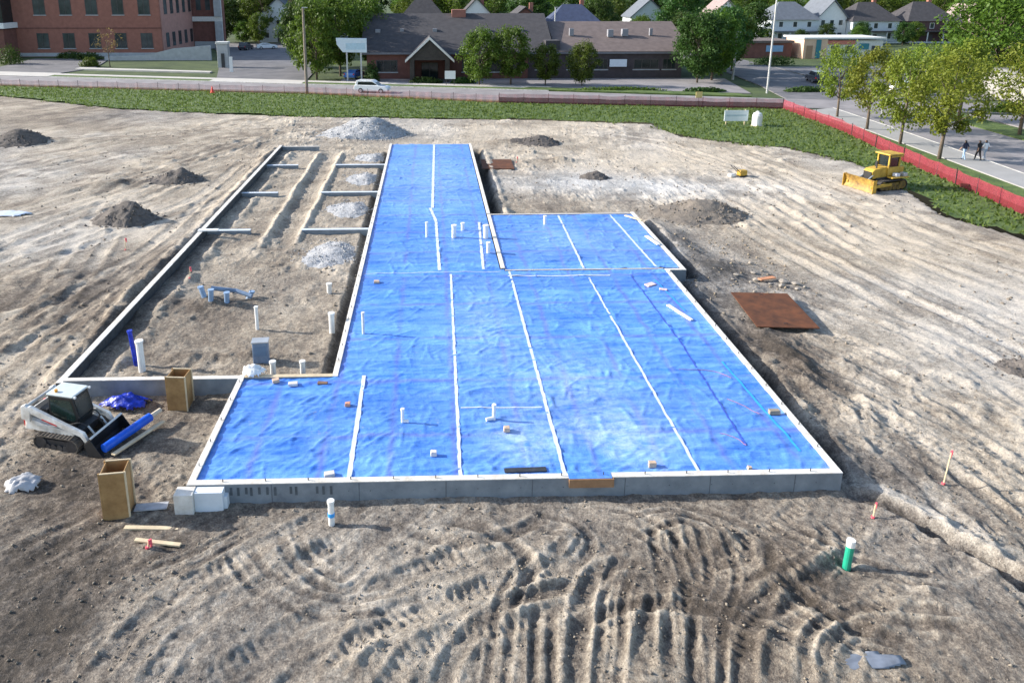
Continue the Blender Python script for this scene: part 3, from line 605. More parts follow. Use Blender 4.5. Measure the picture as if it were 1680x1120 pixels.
for x0, y0, x1, y1, w in ((-2.42, 19.0, -2.46, 24.9, .2), (.82, 19.0, 1.0, 34.9, .15), (3.88, 19.0, 3.95, 35.2, .17), (7.83, 19.0, 7.76, 34.2, .13), (.45, 35.4, .35, 43.6, .22), (.35, 43.6, .0, 46.5, .26), (.15, 46.5, .4, 66.6, .26), (7.76, 35.5, 8.0, 44.6, .17), (11.5, 35.5, 11.25, 44.6, .17), (2.66, 35.5, 2.95, 43.2, .2), (3.8, 34.55, 8.9, 34.55, .13), (1.0, 22.65, 3.75, 22.6, .07), (-3.4, 35.1, 3.5, 35.15, .06)):
    tape([(x0, y0), (x1, y1)], w * .72)
LB = mat('sky_blue_tape', (.04, .36, .85), .4, .1, 4)
tape([(11.05, 25.6), (11.2, 22.4), (11.3, 19.9)], .09, LB); tape([(9.9, 34.5), (10.0, 27.0), (9.75, 20.2)], .06, mat('violet_tape', (.05, .10, .50), .5, .2, 3)); tape([(10.9, 33.9), (11.2, 30.2)], .07, LB)
CORD = mat('faded_red_cord', (.33, .15, .2), .7, .2, 3)
for i, pts in enumerate(([(9.2, 20.9), (9.6, 20.6), (9.75, 20.2)], [(9.2, 25.0), (10.4, 24.9), (10.9, 24.3)], [(10.2, 22.9), (10.6, 22.5), (10.9, 21.9)])):
    q = MB().tube([(x, y, zf(x, y) + .02) for x, y in spline(pts, 8)], .01, 6).build('marking_cord', CORD); tag(q, ['faded red cord curled near the front right of the film', 'faded red cord on the film near the right wall', 'short red cord between other cords and right wall'][i], 'cord', 'cords on the film')

# ------------------------------------------------------------------ things standing on the film
def one(name, mb, m, label, cat, group=None, **k): return tag(mb.build(name, m, **k), label, cat, group)
def stub(x, y, h, r, label, elbow=None, m=PVC, z=None, group='plastic pipe stubs', lean=(0, 0)):
    z = zf(x, y) - .02 if z is None else z
    e = empty('pipe_stub', (x, y, z), 0, label, 'pipe', group)
    MB().tube([(0, 0, 0), (lean[0] * h, lean[1] * h, h)], r, 12).build('pipe', m, e, smooth=False)
    MB().tube([(lean[0] * h, lean[1] * h, h - .06), (lean[0] * h, lean[1] * h, h + .012)], r * 1.22, 12).build('cap', m, e)
    if elbow: MB().tube([(0, 0, .06), (elbow[0], elbow[1], .06)], r, 10).build('elbow', m, e)
    return e
stub(-.95, 21.86, .5, .055, 'white pipe stub with foot pointing right on the film', (.2, -.03)); stub(2.05, 21.9, .55, .06, 'white pipe stub with foot pointing left by thin tape', (-.26, -.08))
stub(1.35, 40.6, .75, .13, 'thick white pipe stub in the middle of the far film strip'); stub(-.2, 40.7, .9, .07, 'white pipe stub left of the far tape line')
stub(3.15, 40.4, .8, .14, 'thick white pipe stub against the warm dividing wall'); stub(3.1, 37.9, .6, .1, 'short white pipe stub near end of dividing wall'); stub(6.9, 42.9, .55, .09, 'white pipe stub on the rear right film bay')
stub(1.9, 41.8, .45, .1, 'small white pipe stub behind the thick middle stub'); stub(-2.78, 28.4, .95, .06, 'tall tan pipe stub beside the left film edge', m=WHITE_D)
def brickbit(x, y, s, m, label, rz=0, z=None, cat='block'):
    z = (zf(x, y) if z is None else z)
    mb = MB(); mb.obox((0, 0, s[2] / 2), s, rz); mb.v = [(a + R.uniform(-.012, .012), b_ + R.uniform(-.012, .012), c + (R.uniform(-.012, .012) if c > .01 else 0)) for a, b_, c in mb.v]
    return one('loose_block' if cat == 'block' else cat.replace(' ', '_'), mb, m, label, cat, 'loose blocks on the film', bevel=.012, loc=(x, y, z))
TANB = mat('tan_block', (.55, .40, .29), .85, .2, 5); PALEB = mat('pale_block', (.66, .60, .56), .85, .15, 5)
brickbit(6.55, 19.3, (.22, .16, .16), TANB, 'tan block near front wall between second and third tape'); brickbit(11.42, 21.95, (.36, .16, .15), mat('drab_block', (.30, .25, .19), .9, .2, 5), 'drab block against the right wall'); brickbit(.05, 20.0, (.17, .15, .15), PALEB, 'pale block left of the first long tape')
brickbit(2.4, 21.2, (.2, .18, .14), TANB, 'tan block below the thin cross tape'); brickbit(-5.6, 24.5, (.24, .2, .12), TANB, 'tan block near the rear left corner of the porch film', .4); brickbit(-4.95, 24.3, (.32, .2, .1), PALEB, 'flat pale block behind the left porch film', .1)
brickbit(-2.85, 22.85, (.18, .15, .12), mat('orange_block', (.62, .30, .2), .85, .2, 5), 'small orange block beside the short left tape'); brickbit(-3.9, 24.35, (.36, .16, .07), mat('brown_block', (.22, .13, .09), .85, .2, 5), 'flat brown block by the timber topped wall'); brickbit(-3.0, 19.15, (.3, .18, .12), PALEB, 'pale block on front edge left of short tape', .2); brickbit(9.4, 19.1, (.12, .12, .1), TANB, 'small tan block at the front edge right')
brickbit(-2.6, 33.9, (.26, .22, .1), TANB, 'tan scrap near left film edge far back'); brickbit(10.5, 33.2, (.5, .3, .06), mat('pinkish_scrap', (.70, .52, .5), .8, .15, 6), 'pinkish scrap board on the film near the right wall', .5); brickbit(10.95, 32.6, (.35, .2, .05), MATS['pinkish_scrap'], 'small pinkish scrap beside the larger scrap board', -.3)
def plank(x, y, l, w, h, rz, m, label, z, ry=0, cat='plank'):
    return one('plank', MB().obox((0, 0, h / 2), (l, w, h), 0, 0, ry), m, label, cat, 'loose planks', bevel=.006, loc=(x, y, z)).__setattr__('rotation_euler', (0, 0, rz))
plank(10.87, 30.0, 1.7, .16, .06, -1.25, WHITE_D, 'white plank lying slanted on the film by right wall', .54)
plank(2.75, 19.2, 1.25, .2, .035, .03, DARKM, 'dark thin board along front edge of the film', .53)
plank(-13.0, 42.2, 1.15, .35, .07, .0, WHITE, 'white board laid across the left bay wall', .53)
plank(-7.7, 17.75, 1.5, .14, .05, -.05, TIMBER, 'pale board on soil left of corner block', zat(-7.7, 17.75)); plank(-7.3, 17.1, 1.3, .12, .05, -.18, TIMBER, 'pale board on soil nearest the viewer', zat(-7.3, 17.1)); plank(-8.0, 18.6, .9, .3, .04, .1, mat('grey_board', (.38, .38, .40), .8, .2, 4), 'grey board beside the near plywood box', zat(-8, 18.6) + .02)
plank(12.35, 36.6, 1.4, .18, .07, 1.9, WHITE_D, 'pale plank beside rear right wall corner', .3); plank(12.4, 39.4, 1.5, .2, .06, 1.75, WHITE, 'white plank on top of rear right wall', .62); plank(12.45, 43.6, 1.3, .16, .06, 2.2, TIMBER, 'tan plank over rear right wall near back', .62)

# ------------------------------------------------------------------ left bay and porch things
stub(-11.1, 26.4, 1.35, .13, 'thick white pipe standing behind the porch wall', z=zat(-11.1, 26.4) - .1, lean=(-.02, .04))
stub(-11.55, 27.0, 1.55, .085, 'deep blue pipe leaning behind thick white pipe', m=DBLUE, z=zat(-11.5, 27.0) - .1, lean=(-.1, .05))
stub(-7.5, 30.0, 1.1, .075, 'slim white pipe in the middle of the soil bay', z=zat(-7.5, 30) - .05); stub(-4.25, 29.7, .95, .12, 'white pipe in soil beside the film wall', z=zat(-4.25, 29.7) - .05)
stub(-5.95, 25.7, .75, .11, 'pale pipe behind the timber topped wall left', z=zat(-5.95, 25.7) - .05, m=WHITE_D); stub(-4.85, 25.75, .75, .1, 'pale pipe behind the timber topped wall right', z=zat(-4.85, 25.75) - .05, m=WHITE_D)
stub(-4.9, 33.9, .5, .12, 'pale pipe end high in the soil bay', z=zat(-4.9, 33.9), m=WHITE_D)
GB = mat('blue_grey_plastic', (.16, .23, .34), .5, .2, 4)
e = empty('conduit_box', (-6.7, 27.1, zat(-6.7, 27.1)), .1, 'blue grey utility box standing in soil behind the film', 'utility box')
MB().box(-.3, .3, -.2, .2, -.1, .85).build('box', GB, e, bevel=.03); MB().box(-.33, .33, -.23, .23, .852, .9).build('lid', STEEL, e, bevel=.01); MB().box(-.22, .22, -.206, -.2005, .3, .7).build('panel', mat('panel_blue', (.12, .2, .32), .5, .1, 4), e)
for i, (x, y, h, lx, ly, lb) in enumerate(((-10.6, 33.0, .55, -.3, .1, 'pale blue pipe at left end of the pipe cluster'), (-10.2, 32.6, .6, .1, -.1, 'pale blue pipe second in the pipe cluster'), (-9.5, 32.7, .55, .05, 0, 'pale blue pipe at right of the pipe cluster'), (-8.7, 33.4, .4, .5, .1, 'dark blue pipe leaning behind the cluster'))):
    stub(x, y, h, .12, lb, m=mat('faded_blue_pipe', (.25, .36, .52), .5, .2, 4), z=zat(x, y) - .05, lean=(lx, ly), group='blue pipes in the soil bay')
one('pipe_length', MB().tube([(-10.3, 33.1, zat(-10.3, 33.1) + .4), (-9.2, 33.3, zat(-9.2, 33.3) + .42), (-8.4, 33.0, zat(-8.4, 33.0) + .2)], .1, 10), GB, 'grey blue pipe laid across the pipe cluster', 'pipe')
def crumple(name, x, y, z, rx, ry, h, m, label, cat, seed, n=22, edge=True):
    u = np.linspace(-1, 1, n); U, V_ = np.meshgrid(u, u); r = np.sqrt(U ** 2 + V_ ** 2); lim = .78 + .35 * fbm(U * 3 + seed, V_ * 3, 1.5, 3)
    zz = h * np.clip(1 - (r / lim) ** 2, 0, 1) ** .7 * (.55 + .7 * np.abs(fbm(U * 2 + seed, V_ * 2, .7, 3))) ; K = (r < lim)
    k = K[:-1, :-1] & K[1:, 1:] & K[:-1, 1:] & K[1:, :-1]
    o = np_mesh(name, np.stack([U * rx, V_ * ry, zz], -1).reshape(-1, 3), grid_faces(n, n, k), m, smooth=False); o.location = (x, y, z)
    md = o.modifiers.new('thick', 'SOLIDIFY'); md.thickness = .012
    return tag(o, label, cat)
crumple('tarp', -10.9, 24.2, zat(-10.9, 24.2) + .02, 1.25, .5, .5, DBLUE, 'deep blue crumpled tarp heaped against the porch wall', 'tarp', 3)
crumple('plastic_wrap', -6.55, 25.1, WT + .0, .55, .5, .45, WHITE, 'white crumpled wrap on the corner of porch wall', 'plastic wrap', 9)
crumple('plastic_wrap', -12.2, 19.7, zat(-12.2, 19.7) + .02, .6, .7, .35, mat('dull_plastic', (.40, .40, .41), .6, .2, 4), 'dirty white crumpled plastic on soil at far left', 'plastic wrap', 14)
crumple('plastic_wrap', -27.4, 47.6, zat(-27.4, 47.6) + .02, 1.6, .9, .2, mat('pale_blue_plastic', (.52, .57, .66), .6, .1, 3), 'pale bluish plastic lying flat at left picture edge', 'plastic wrap', 21)
crumple('plastic_wrap', 9.2, 12.95, zat(9.2, 12.95) - .02, 1.5, .34, .07, mat('grey_blue_plastic', (.19, .21, .25), .5, .3, 3), 'grey blue plastic half buried in the foreground soil', 'plastic wrap', 33)
# blue film roll and its board
e = empty('film_roll', (-9.95, 22.2, zat(-9.95, 22.2) + .12), math.atan2(1.66, .85), 'blue film roll on cardboard core beside the loader', 'roll')
MB().tube([(-1.05, 0, .16), (.85, 0, .22)], .15, 18).build('film', BLUE, e, smooth=False, bevel=.01); MB().tube([(.84, 0, .22), (1.3, 0, .235)], .085, 14).build('core', mat('cardboard', (.66, .55, .42), .85, .1, 5), e)
plank(-9.62, 22.05, 2.1, .16, .05, math.atan2(1.66, .85), TIMBER, 'pale board lying along the blue film roll', zat(-9.6, 22) + .12)
def formbox(x, y, w, h, rz, label):
    z = zat(x, y) - .08; e = empty('column_form', (x, y, z), rz, label, 'wooden box', 'plywood column forms'); a = w / 2
    MB().box(-a, a, -a, -a + .03, 0, h).build('panel', PLY, e, bevel=.004); MB().box(-a, a, a - .03, a, 0, h).build('panel', PLY, e, bevel=.004)
    MB().box(-a, -a + .03, -a + .031, a - .031, 0, h).build('panel', PLY, e, bevel=.004); MB().box(a - .03, a, -a + .031, a - .031, 0, h).build('panel', PLY, e, bevel=.004)
    MB().box(-a + .031, a - .031, -a + .031, a - .031, 0, h * .55).build('fill', PLYIN, e)
    for sx, sy in ((-1, -1), (1, -1), (1, 1), (-1, 1)): MB().box(sx * (a + .024) - .022, sx * (a + .024) + .022, sy * a - .05 * (sy > 0) , sy * a + .05 * (sy < 0), .02, h + .03).build('batten', TIMBER if sx > 0 else PLY, e, bevel=.004)
    for sx in (-1, 1): MB().box(-a, a, sx * (a - .015) - .022, sx * (a - .015) + .022, h + .001, h + .03).build('top_batten', TIMBER, e, bevel=.004)
formbox(-8.85, 18.5, .64, 1.55, .12, 'tall plywood column form standing in front of the loader'); formbox(-8.95, 24.25, .64, 1.35, -.08, 'plywood column form against the grey porch wall')

# ------------------------------------------------------------------ loose things around the slab
e = stub(-2.78, 17.75, .85, .085, 'white pipe with blue band standing before the front wall', z=zat(-2.78, 17.75) - .08); MB().tube([(0, 0, .36), (0, 0, .47)], .095, 14).build('band', LB, e)
e = empty('pipe_stub', (10.55, 15.75, zat(10.55, 15.75) - .08), 0, 'green pipe with white top standing in foreground soil', 'pipe', 'plastic pipe stubs')
MB().tube([(0, 0, 0), (.02, 0, .8)], .1, 14).build('pipe', TEAL, e); MB().tube([(.02, 0, .79), (.022, 0, .97)], .106, 14).build('cap', PVC, e)
def stake(x, y, h, label, lean=.05):
    z = zat(x, y) - .1; e = empty('survey_stake', (x, y, z), R.uniform(0, 1), label, 'survey stake', 'survey stakes with pink ribbon')
    MB().tube([(0, 0, 0), (lean, 0, h)], [.025, .022], 5).build('stake', TIMBER, e); b = MB(); b.obox((lean * .95 + .03, 0, h - .06), (.09, .05, .14), .3); b.obox((lean + .05, .02, h - .16), (.05, .03, .16), .6); b.build('ribbon', PINK, e)
    MB().tube([(0, 0, .12), (0, 0, .17)], .05, 8).build('base_ribbon', PINK, e)
stake(15.2, 18.9, 1.2, 'survey stake with pink ribbon on soil right of the slab', .1); stake(12.25, 17.5, .55, 'short pink ribboned stake by the ditch near front right corner'); stake(-7.5, 16.9, .35, 'tiny pink ribboned stake in the left foreground'); stake(-17.2, 40.5, .8, 'pink ribboned stake left of the soil bay'); stake(-12.1, 35.6, .7, 'pink ribboned stake inside the soil bay'); stake(7.3, 61.5, .6, 'small ribboned stake near the far steel plate')
def plate(x, y, l, w, rz, label, dz=.06):
    e = empty('steel_plate', (x, y, zat(x, y) + dz), rz, label, 'steel plate', 'rusty road plates')
    MB().box(-w / 2, w / 2, -l / 2, l / 2, 0, .04).build('plate', RUST, e, bevel=.006)
    for sy in (-1, 1): MB().tube([(-.08, sy * (l / 2 - .3), .041), (-.08, sy * (l / 2 - .3), .09), (.08, sy * (l / 2 - .3), .09), (.08, sy * (l / 2 - .3), .041)], .012, 6).build('lifting_eye', DARKM, e)
plate(15.42, 30.85, 3.75, 2.62, -.09, 'large rusty steel plate on soil right of the film', .2); plate(5.6, 60.6, 3.4, 2.6, -.02, 'rusty steel plate beside the far film strip', .08)
def rock_mesh(seed, sub=2):
    rr = np.random.default_rng(seed); import bmesh
    bm = bmesh.new(); bmesh.ops.create_icosphere(bm, subdivisions=sub, radius=1)
    s = rr.uniform(.6, 1.2, 3)
    for v in bm.verts: v.co = Vector((v.co.x * s[0], v.co.y * s[1], v.co.z * s[2] * .75)) * (1 + rr.uniform(-.18, .18))
    me = bpy.data.meshes.new('rock'); bm.to_mesh(me); bm.free(); return me
rocks = [rock_mesh(i, 1) for i in range(6)]
CHK = mat('concrete_chunk', (.30, .265, .225), .9, .25, 4)
for me in rocks: me.materials.append(CHK)
rub = [(16.0, 34.6, .16), (16.4, 34.9, .22), (16.9, 34.4, .13), (17.3, 34.0, .2), (17.6, 34.5, .28), (18.1, 34.2, .24), (17.9, 33.6, .2), (16.6, 35.7, .2), (17.2, 36.0, .15), (18.4, 33.9, .15), (15.6, 35.4, .18), (15.2, 34.9, .14), (17.0, 37.0, .2), (16.2, 37.4, .14), (15.7, 33.4, .18), (18.6, 34.6, .12)]
for i, (x, y, s) in enumerate(sorted(rub)):
    o = bpy.data.objects.new('rubble_chunk', rocks[i % 6]); COL.objects.link(o); o.location = (x, y, zat(x, y) + s * .35); o.scale = (s * .8, s * .9, s * .6); o.rotation_euler = (0, 0, i * 1.3)
    tag(o, 'pale concrete chunk in rubble behind large steel plate, %s from the left' % ['1st', '2nd', '3rd', '4th', '5th', '6th', '7th', '8th', '9th', '10th', '11th', '12th', '13th', '14th', '15th', '16th'][i], 'rubble', 'rubble chunks behind the large plate')
one('rubble_board', MB().obox((0, 0, .05), (.9, .25, .06), .3), mat('orange_board', (.55, .25, .13), .8, .2, 4), 'orange board lying in the rubble', 'board', loc=(16.9, 34.8, zat(16.9, 34.8) + .1))
# heaps
def heap(name, x, y, rx, ry, h, m, label, cat, seed, n=60, rot=0, group=None, skew=.62):
    u = np.linspace(-1.25, 1.25, n); U, V_ = np.meshgrid(u, u); r = np.sqrt(U ** 2 + V_ ** 2) * (1 + .22 * fbm(U * 2 + seed, V_ * 2, 1.4, 3))
    r = r + .10 * fbm(U * 3 + seed * 2, V_ * 3, .9, 3, .6); zz = h * np.clip(1 - r, -.2, 1); zz = np.where(zz > h * .85, h * .85 + (zz - h * .85) * .5, zz) + h * .09 * fbm(U * 5 + seed, V_ * 5, 1, 4, .6) * (r < 1.05) ; c, s = math.cos(rot), math.sin(rot); U = np.where(U > 0, U * skew, U)
    wx = x + U * rx * c - V_ * ry * s; wy = y + U * rx * s + V_ * ry * c
    base = np.vectorize(zat)(wx, wy); W = base + zz - .03; K = r < 1.12; k = K[:-1, :-1] & K[1:, 1:] & K[:-1, 1:] & K[1:, :-1]
    o = np_mesh(name, np.stack([wx, wy, W], -1).reshape(-1, 3), grid_faces(n, n, k), m); tag(o, label, cat, group)
    q = np.random.default_rng(seed); ns = int((420 if 'gravel' in name else 220) * max(.5, rx * ry / 6)); a_ = q.uniform(0, 2 * math.pi, ns); r_ = q.uniform(.25, 1.3, ns) ** .8
    u_ = np.cos(a_) * r_; v_ = np.sin(a_) * r_; u_ = np.where(u_ > 0, u_ * skew, u_); px = x + u_ * rx * c - v_ * ry * s; py = y + u_ * rx * s + v_ * ry * c
    ii = np.clip((np.where(u_ > 0, u_ / skew, u_) + 1.25) / 2.5 * (n - 1), 0, n - 1).astype(int); jj = np.clip((v_ + 1.25) / 2.5 * (n - 1), 0, n - 1).astype(int)
    pz = np.where(K[jj, ii], W[jj, ii], base[jj, ii]); sz = q.uniform(.03, .11, ns) * (1 if h > .6 else .6)
    o8 = np.array([(1, 0, 0), (0, 1, 0), (-1, 0, 0), (0, -1, 0), (0, 0, 1), (0, 0, -.6)], float); F8 = np.array([(0, 1, 4), (1, 2, 4), (2, 3, 4), (3, 0, 4), (1, 0, 5), (2, 1, 5), (3, 2, 5), (0, 3, 5)])
    P = o8[None] * q.uniform(.6, 1.25, (ns, 6, 1)) * sz[:, None, None] + q.normal(0, .2, (ns, 6, 3)) * sz[:, None, None] + np.stack([px, py, pz + sz * .3], -1)[:, None]
    st = np_mesh('loose_stones', P.reshape(-1, 3), (F8[None] + 6 * np.arange(ns)[:, None, None]).reshape(-1, 3), m, o, smooth=False); st['kind'] = 'stuff'
    return o
heap('gravel_heap', -5.6, 74.5, 5.6, 2.6, 1.95, GRAVEL, 'large grey gravel heap at the far end of the film', 'gravel heap', 2)
heap('soil_heap', -19.0, 46.2, 2.6, 1.6, 1.4, SOIL, 'dark soil heap left of the bay, nearer of two', 'soil heap', 5, group='soil heaps'); heap('soil_heap', -18.9, 56.2, 2.6, 1.5, 1.0, SOIL, 'dark soil heap left of the bay, farther of two', 'soil heap', 8, group='soil heaps')
heap('soil_heap', 18.1, 46.4, 3.8, 2.4, 1.0, mat('brown_soil', (.17, .145, .12), .95, .25, 4, .05, 9), 'broad brown soil heap right of the rear film bay', 'soil heap', 12, group='soil heaps'); heap('soil_heap', 10.7, 69.4, 2.8, 1.6, .8, SOIL, 'low dark soil heap beyond the far film strip', 'soil heap', 16, group='soil heaps')
heap('soil_heap', 13.0, 56.2, 1.5, 1.0, .6, SOIL, 'small dark soil heap behind the rear film bay', 'soil heap', 18, group='soil heaps'); heap('soil_heap', -38.5, 70.5, 4.2, 1.6, 1.1, SOIL, 'long dark soil heap near left edge of picture', 'soil heap', 22, group='soil heaps'); heap('soil_heap', 23.2, 25.6, 1.3, 1.0, .5, SOIL, 'dark soil heap at right picture edge', 'soil heap', 25, group='soil heaps')
for i, (x, y, rx, ry, h) in enumerate(((-5.3, 39.4, 2.0, 2.1, .34), (-5.1, 48.0, 1.8, 2.1, .36), (-5.0, 56.2, 1.7, 2.0, .36), (-4.9, 63.6, 1.7, 1.8, .36))):
    heap('gravel_spread', x, y, rx, ry, h, GRAVEL_D, 'pale gravel spread against the film wall, ' + ('nearest of four', 'second nearest of four', 'third nearest of four', 'farthest of four')[i], 'gravel heap', 30 + 3 * i, 40, group='gravel spreads in the soil bay')
# clods and stones
def clods(name, n, bbox, smin, smax, m, label, avoid=True):
    x = rng.uniform(bbox[0], bbox[1], n); y = rng.uniform(bbox[2], bbox[3], n)
    ok = fbm(x, y, 2.2, 3) > rng.uniform(-.7, .5, n)
    for x0, x1, y0, y1 in RECTS: ok &= ~((x > x0 - .4) & (x < x1 + .4) & (y > y0 - .4) & (y < y1 + .4))
    ok &= ~in_poly(x, y, GRASS_POLY); x = x[ok]; y = y[ok]; n = len(x)
    s = smin * (smax / smin) ** (rng.random(n) ** 2.2)
    i = np.clip(np.searchsorted(XS, x) - 1, 0, len(XS) - 2); j = np.clip(np.searchsorted(YS, y) - 1, 0, len(YS) - 2); z = Z[j, i]
    o8 = np.array([(1, 0, 0), (0, 1, 0), (-1, 0, 0), (0, -1, 0), (0, 0, 1), (0, 0, -.6)], float)
    F8 = np.array([(0, 1, 4), (1, 2, 4), (2, 3, 4), (3, 0, 4), (1, 0, 5), (2, 1, 5), (3, 2, 5), (0, 3, 5)])
    P = o8[None] * rng.uniform(.6, 1.25, (n, 6, 1)) * s[:, None, None] + rng.normal(0, .18, (n, 6, 3)) * s[:, None, None]
    a = rng.uniform(0, 6.28, n); c, sn = np.cos(a)[:, None], np.sin(a)[:, None]
    V = np.stack([x[:, None] + P[..., 0] * c - P[..., 1] * sn, y[:, None] + P[..., 0] * sn + P[..., 1] * c, z[:, None] + s[:, None] * .3 + P[..., 2] * .8], -1)
    tag(np_mesh(name, V.reshape(-1, 3), (F8[None] + 6 * np.arange(n)[:, None, None]).reshape(-1, 3), m, smooth=False), label, 'soil', kind='stuff')
CLOD = mat('soil_clod', (.15, .125, .105), .95, .35, .9, c2=(.31, .265, .21)); 
clods('soil_clods', 17000, (-18, 20, 11, 26), .01, .06, CLOD, 'small clods and stones on the foreground soil'); clods('soil_clods', 9000, (-32, 34, 26, 80), .02, .11, CLOD, 'clods and stones scattered over the far site')
clods('soil_clods', 500, (13, 19, 32.8, 42), .025, .1, mat('tan_clod', (.22, .17, .12), .95, .3, 1, c2=(.42, .34, .24)), 'tan clods heaped behind the large steel plate')
clods('pebbles', 500, (-18, 20, 11, 30), .01, .035, mat('pale_stone', (.36, .32, .27), .9, .2, 1), 'pale pebbles on the foreground soil')

def spline3(P, n=6):
    P = [Vector(p) for p in P]; P = [P[0] * 2 - P[1]] + P + [P[-1] * 2 - P[-2]]; out = []
    for i in range(1, len(P) - 2):
        a, b, c, d = P[i - 1:i + 3]
        for k in range(n): t = k / n; out.append(.5 * ((2 * b) + (c - a) * t + (2 * a - 5 * b + 4 * c - d) * t * t + (3 * b - a - 3 * c + d) * t ** 3))
    return out + [P[-2]]
# ------------------------------------------------------------------ machines
def track(parent, x0, x1, yc, w, h, m=BLACK, teeth=26, name='track', wheelm=DARKM, rise=.0):
    r = h / 2; prof = []
    for k in range(9): a = math.pi / 2 + math.pi * k / 8; prof.append((x0 + r + r * math.cos(a), r + r * math.sin(a)))
    for k in range(9): a = -math.pi / 2 + math.pi * k / 8; prof.append((x1 - r + r * math.cos(a), r + r * math.sin(a) + rise * (k / 8)))
    prof = prof[::-1]; inn = [((px - (x0 + x1) / 2) * .965 + (x0 + x1) / 2, (pz - r) * .84 + r) for px, pz in prof]
    n = len(prof); b = MB()
    prof = prof[::-1]; inn = inn[::-1]
    vs = [(px, yc - w / 2, pz) for px, pz in prof] + [(px, yc + w / 2, pz) for px, pz in prof] + [(px, yc - w / 2, pz) for px, pz in inn] + [(px, yc + w / 2, pz) for px, pz in inn]
    fs = []
    for i in range(n):
        j = (i + 1) % n; fs += [(i, j, j + n, i + n), (i + 2 * n, i + 3 * n, j + 3 * n, j + 2 * n), (i, i + 2 * n, j + 2 * n, j), (i + n, j + n, j + 3 * n, i + 3 * n)]
    b.add(vs, fs)
    L = 2 * (x1 - x0 - h) + math.pi * h
    for k in range(teeth):
        s = L * k / teeth; st = x1 - x0 - h
        if s < st: p = (x0 + r + s, 0, 0)
        elif s < st + math.pi * r: a = -math.pi / 2 + (s - st) / r; p = (x1 - r + r * math.cos(a), r + r * math.sin(a), a + math.pi / 2)
        elif s < 2 * st + math.pi * r: p = (x1 - r - (s - st - math.pi * r), h, 0)
        else: a = math.pi / 2 + (s - 2 * st - math.pi * r) / r; p = (x0 + r + r * math.cos(a), r + r * math.sin(a), a + math.pi / 2)
        b.obox((p[0], yc, p[1]), (.035, w * .96, .045), 0, 0, -p[2] if p[2] else 0)
    o = b.build(name, m, parent)
    MB().box(x0 + r, x1 - r, yc - w * .3, yc + w * .3, r * .55, r * 1.45).build('track_frame', wheelm, o)
    for k, px in enumerate([x0 + r] + [x0 + r + (x1 - x0 - h) * q / 5 for q in (1, 2, 3, 4)] + [x1 - r]):
        big = k in (0, 5); rr = r * (.78 if big else .42); zc = r if big else r * .5
        MB().tube([(px, yc - w * .42, zc), (px, yc + w * .42, zc)], rr, 14).build('road_wheel', wheelm, o)
    return o
# compact track loader, facing +x in its own frame
ld = empty('track_loader', (-11.9, 22.4, zat(-11.9, 22.3) - .02), math.radians(-15), 'white compact track loader with black cab beside the porch wall', 'track loader')
ld.scale = (.86, .86, .86)
LW = mat('loader_white', (.52, .48, .42), .45, .1, 3.2, c2=(.82, .82, .80)); MUD = mat('muddy_rubber', (.06, .052, .046), .9, .5, 5, .02, 14, c2=(.17, .145, .12))
for s in (-1, 1): track(ld, -1.0, .95, s * .74, .42, .62, MUD, 30)
MB().prism([(-1.25, .5), (.75, .42), (.8, .75), (.25, .95), (-1.2, 1.05)], -.5, .5).build('chassis', DARKM, ld, bevel=.02)
for s in (-1, 1): MB().prism([(-1.45, .66), (-.95, .63), (.62, .58), (.66, .74), (-.55, .93), (-1.45, 1.15)], s * .60 - .1, s * .60 + .1).build('side_panel', LW, ld, bevel=.02)
MB().prism([(-1.62, .55), (-1.28, .55), (-1.22, 1.25), (-1.5, 1.3)], -.62, .62).build('rear_door', LW, ld, bevel=.04)
for s in (-1, 1): MB().box(-1.66, -1.60, s * .52 - .06, s * .52 + .06, .66, 1.2).build('tail_light', RED, ld, bevel=.01)
MB().box(-1.3, -.62, -.45, .45, 1.2, 1.42).build('engine_hood', BLACK, ld, bevel=.05)
cab = MB().prism([(-.62, .95), (.58, .80), (.70, 1.2), (.52, 2.02), (-.55, 2.02)], -.43, .43).build('cab', mat('cab_black', (.012, .014, .016), .4, .2, 3), ld, bevel=.04)
for s in (-1, 1): MB().add([(x, s * .436, z) for x, z in ((-.48, 1.12), (.5, 1.05), (.58, 1.22), (.44, 1.9), (-.46, 1.9))], [(0, 1, 2, 3, 4) if s < 0 else (4, 3, 2, 1, 0)]).build('side_window', mat('green_dark_glass', (.012, .03, .026), .12, .4, 2, spec=.6), cab)
MB().add([(.605, -.36, .95), (.605, .36, .95), (.715, .36, 1.2), (.715, -.36, 1.2)], [(0, 1, 2, 3)]).build('door_lower', GLASS, cab); MB().add([(.712, -.37, 1.24), (.712, .37, 1.24), (.56, .37, 1.93), (.56, -.37, 1.93)], [(0, 1, 2, 3)]).build('windscreen', GLASS, cab)
MB().box(-.6, .56, -.45, .45, 2.025, 2.10).build('roof', mat('pale_roof', (.55, .60, .60), .4, .1, 3), cab, bevel=.03)
for s in (-1, 1): MB().tube([(.6, s * .4, 2.06), (.66, s * .4, 2.05)], .05, 10).build('work_light', PVC, cab)
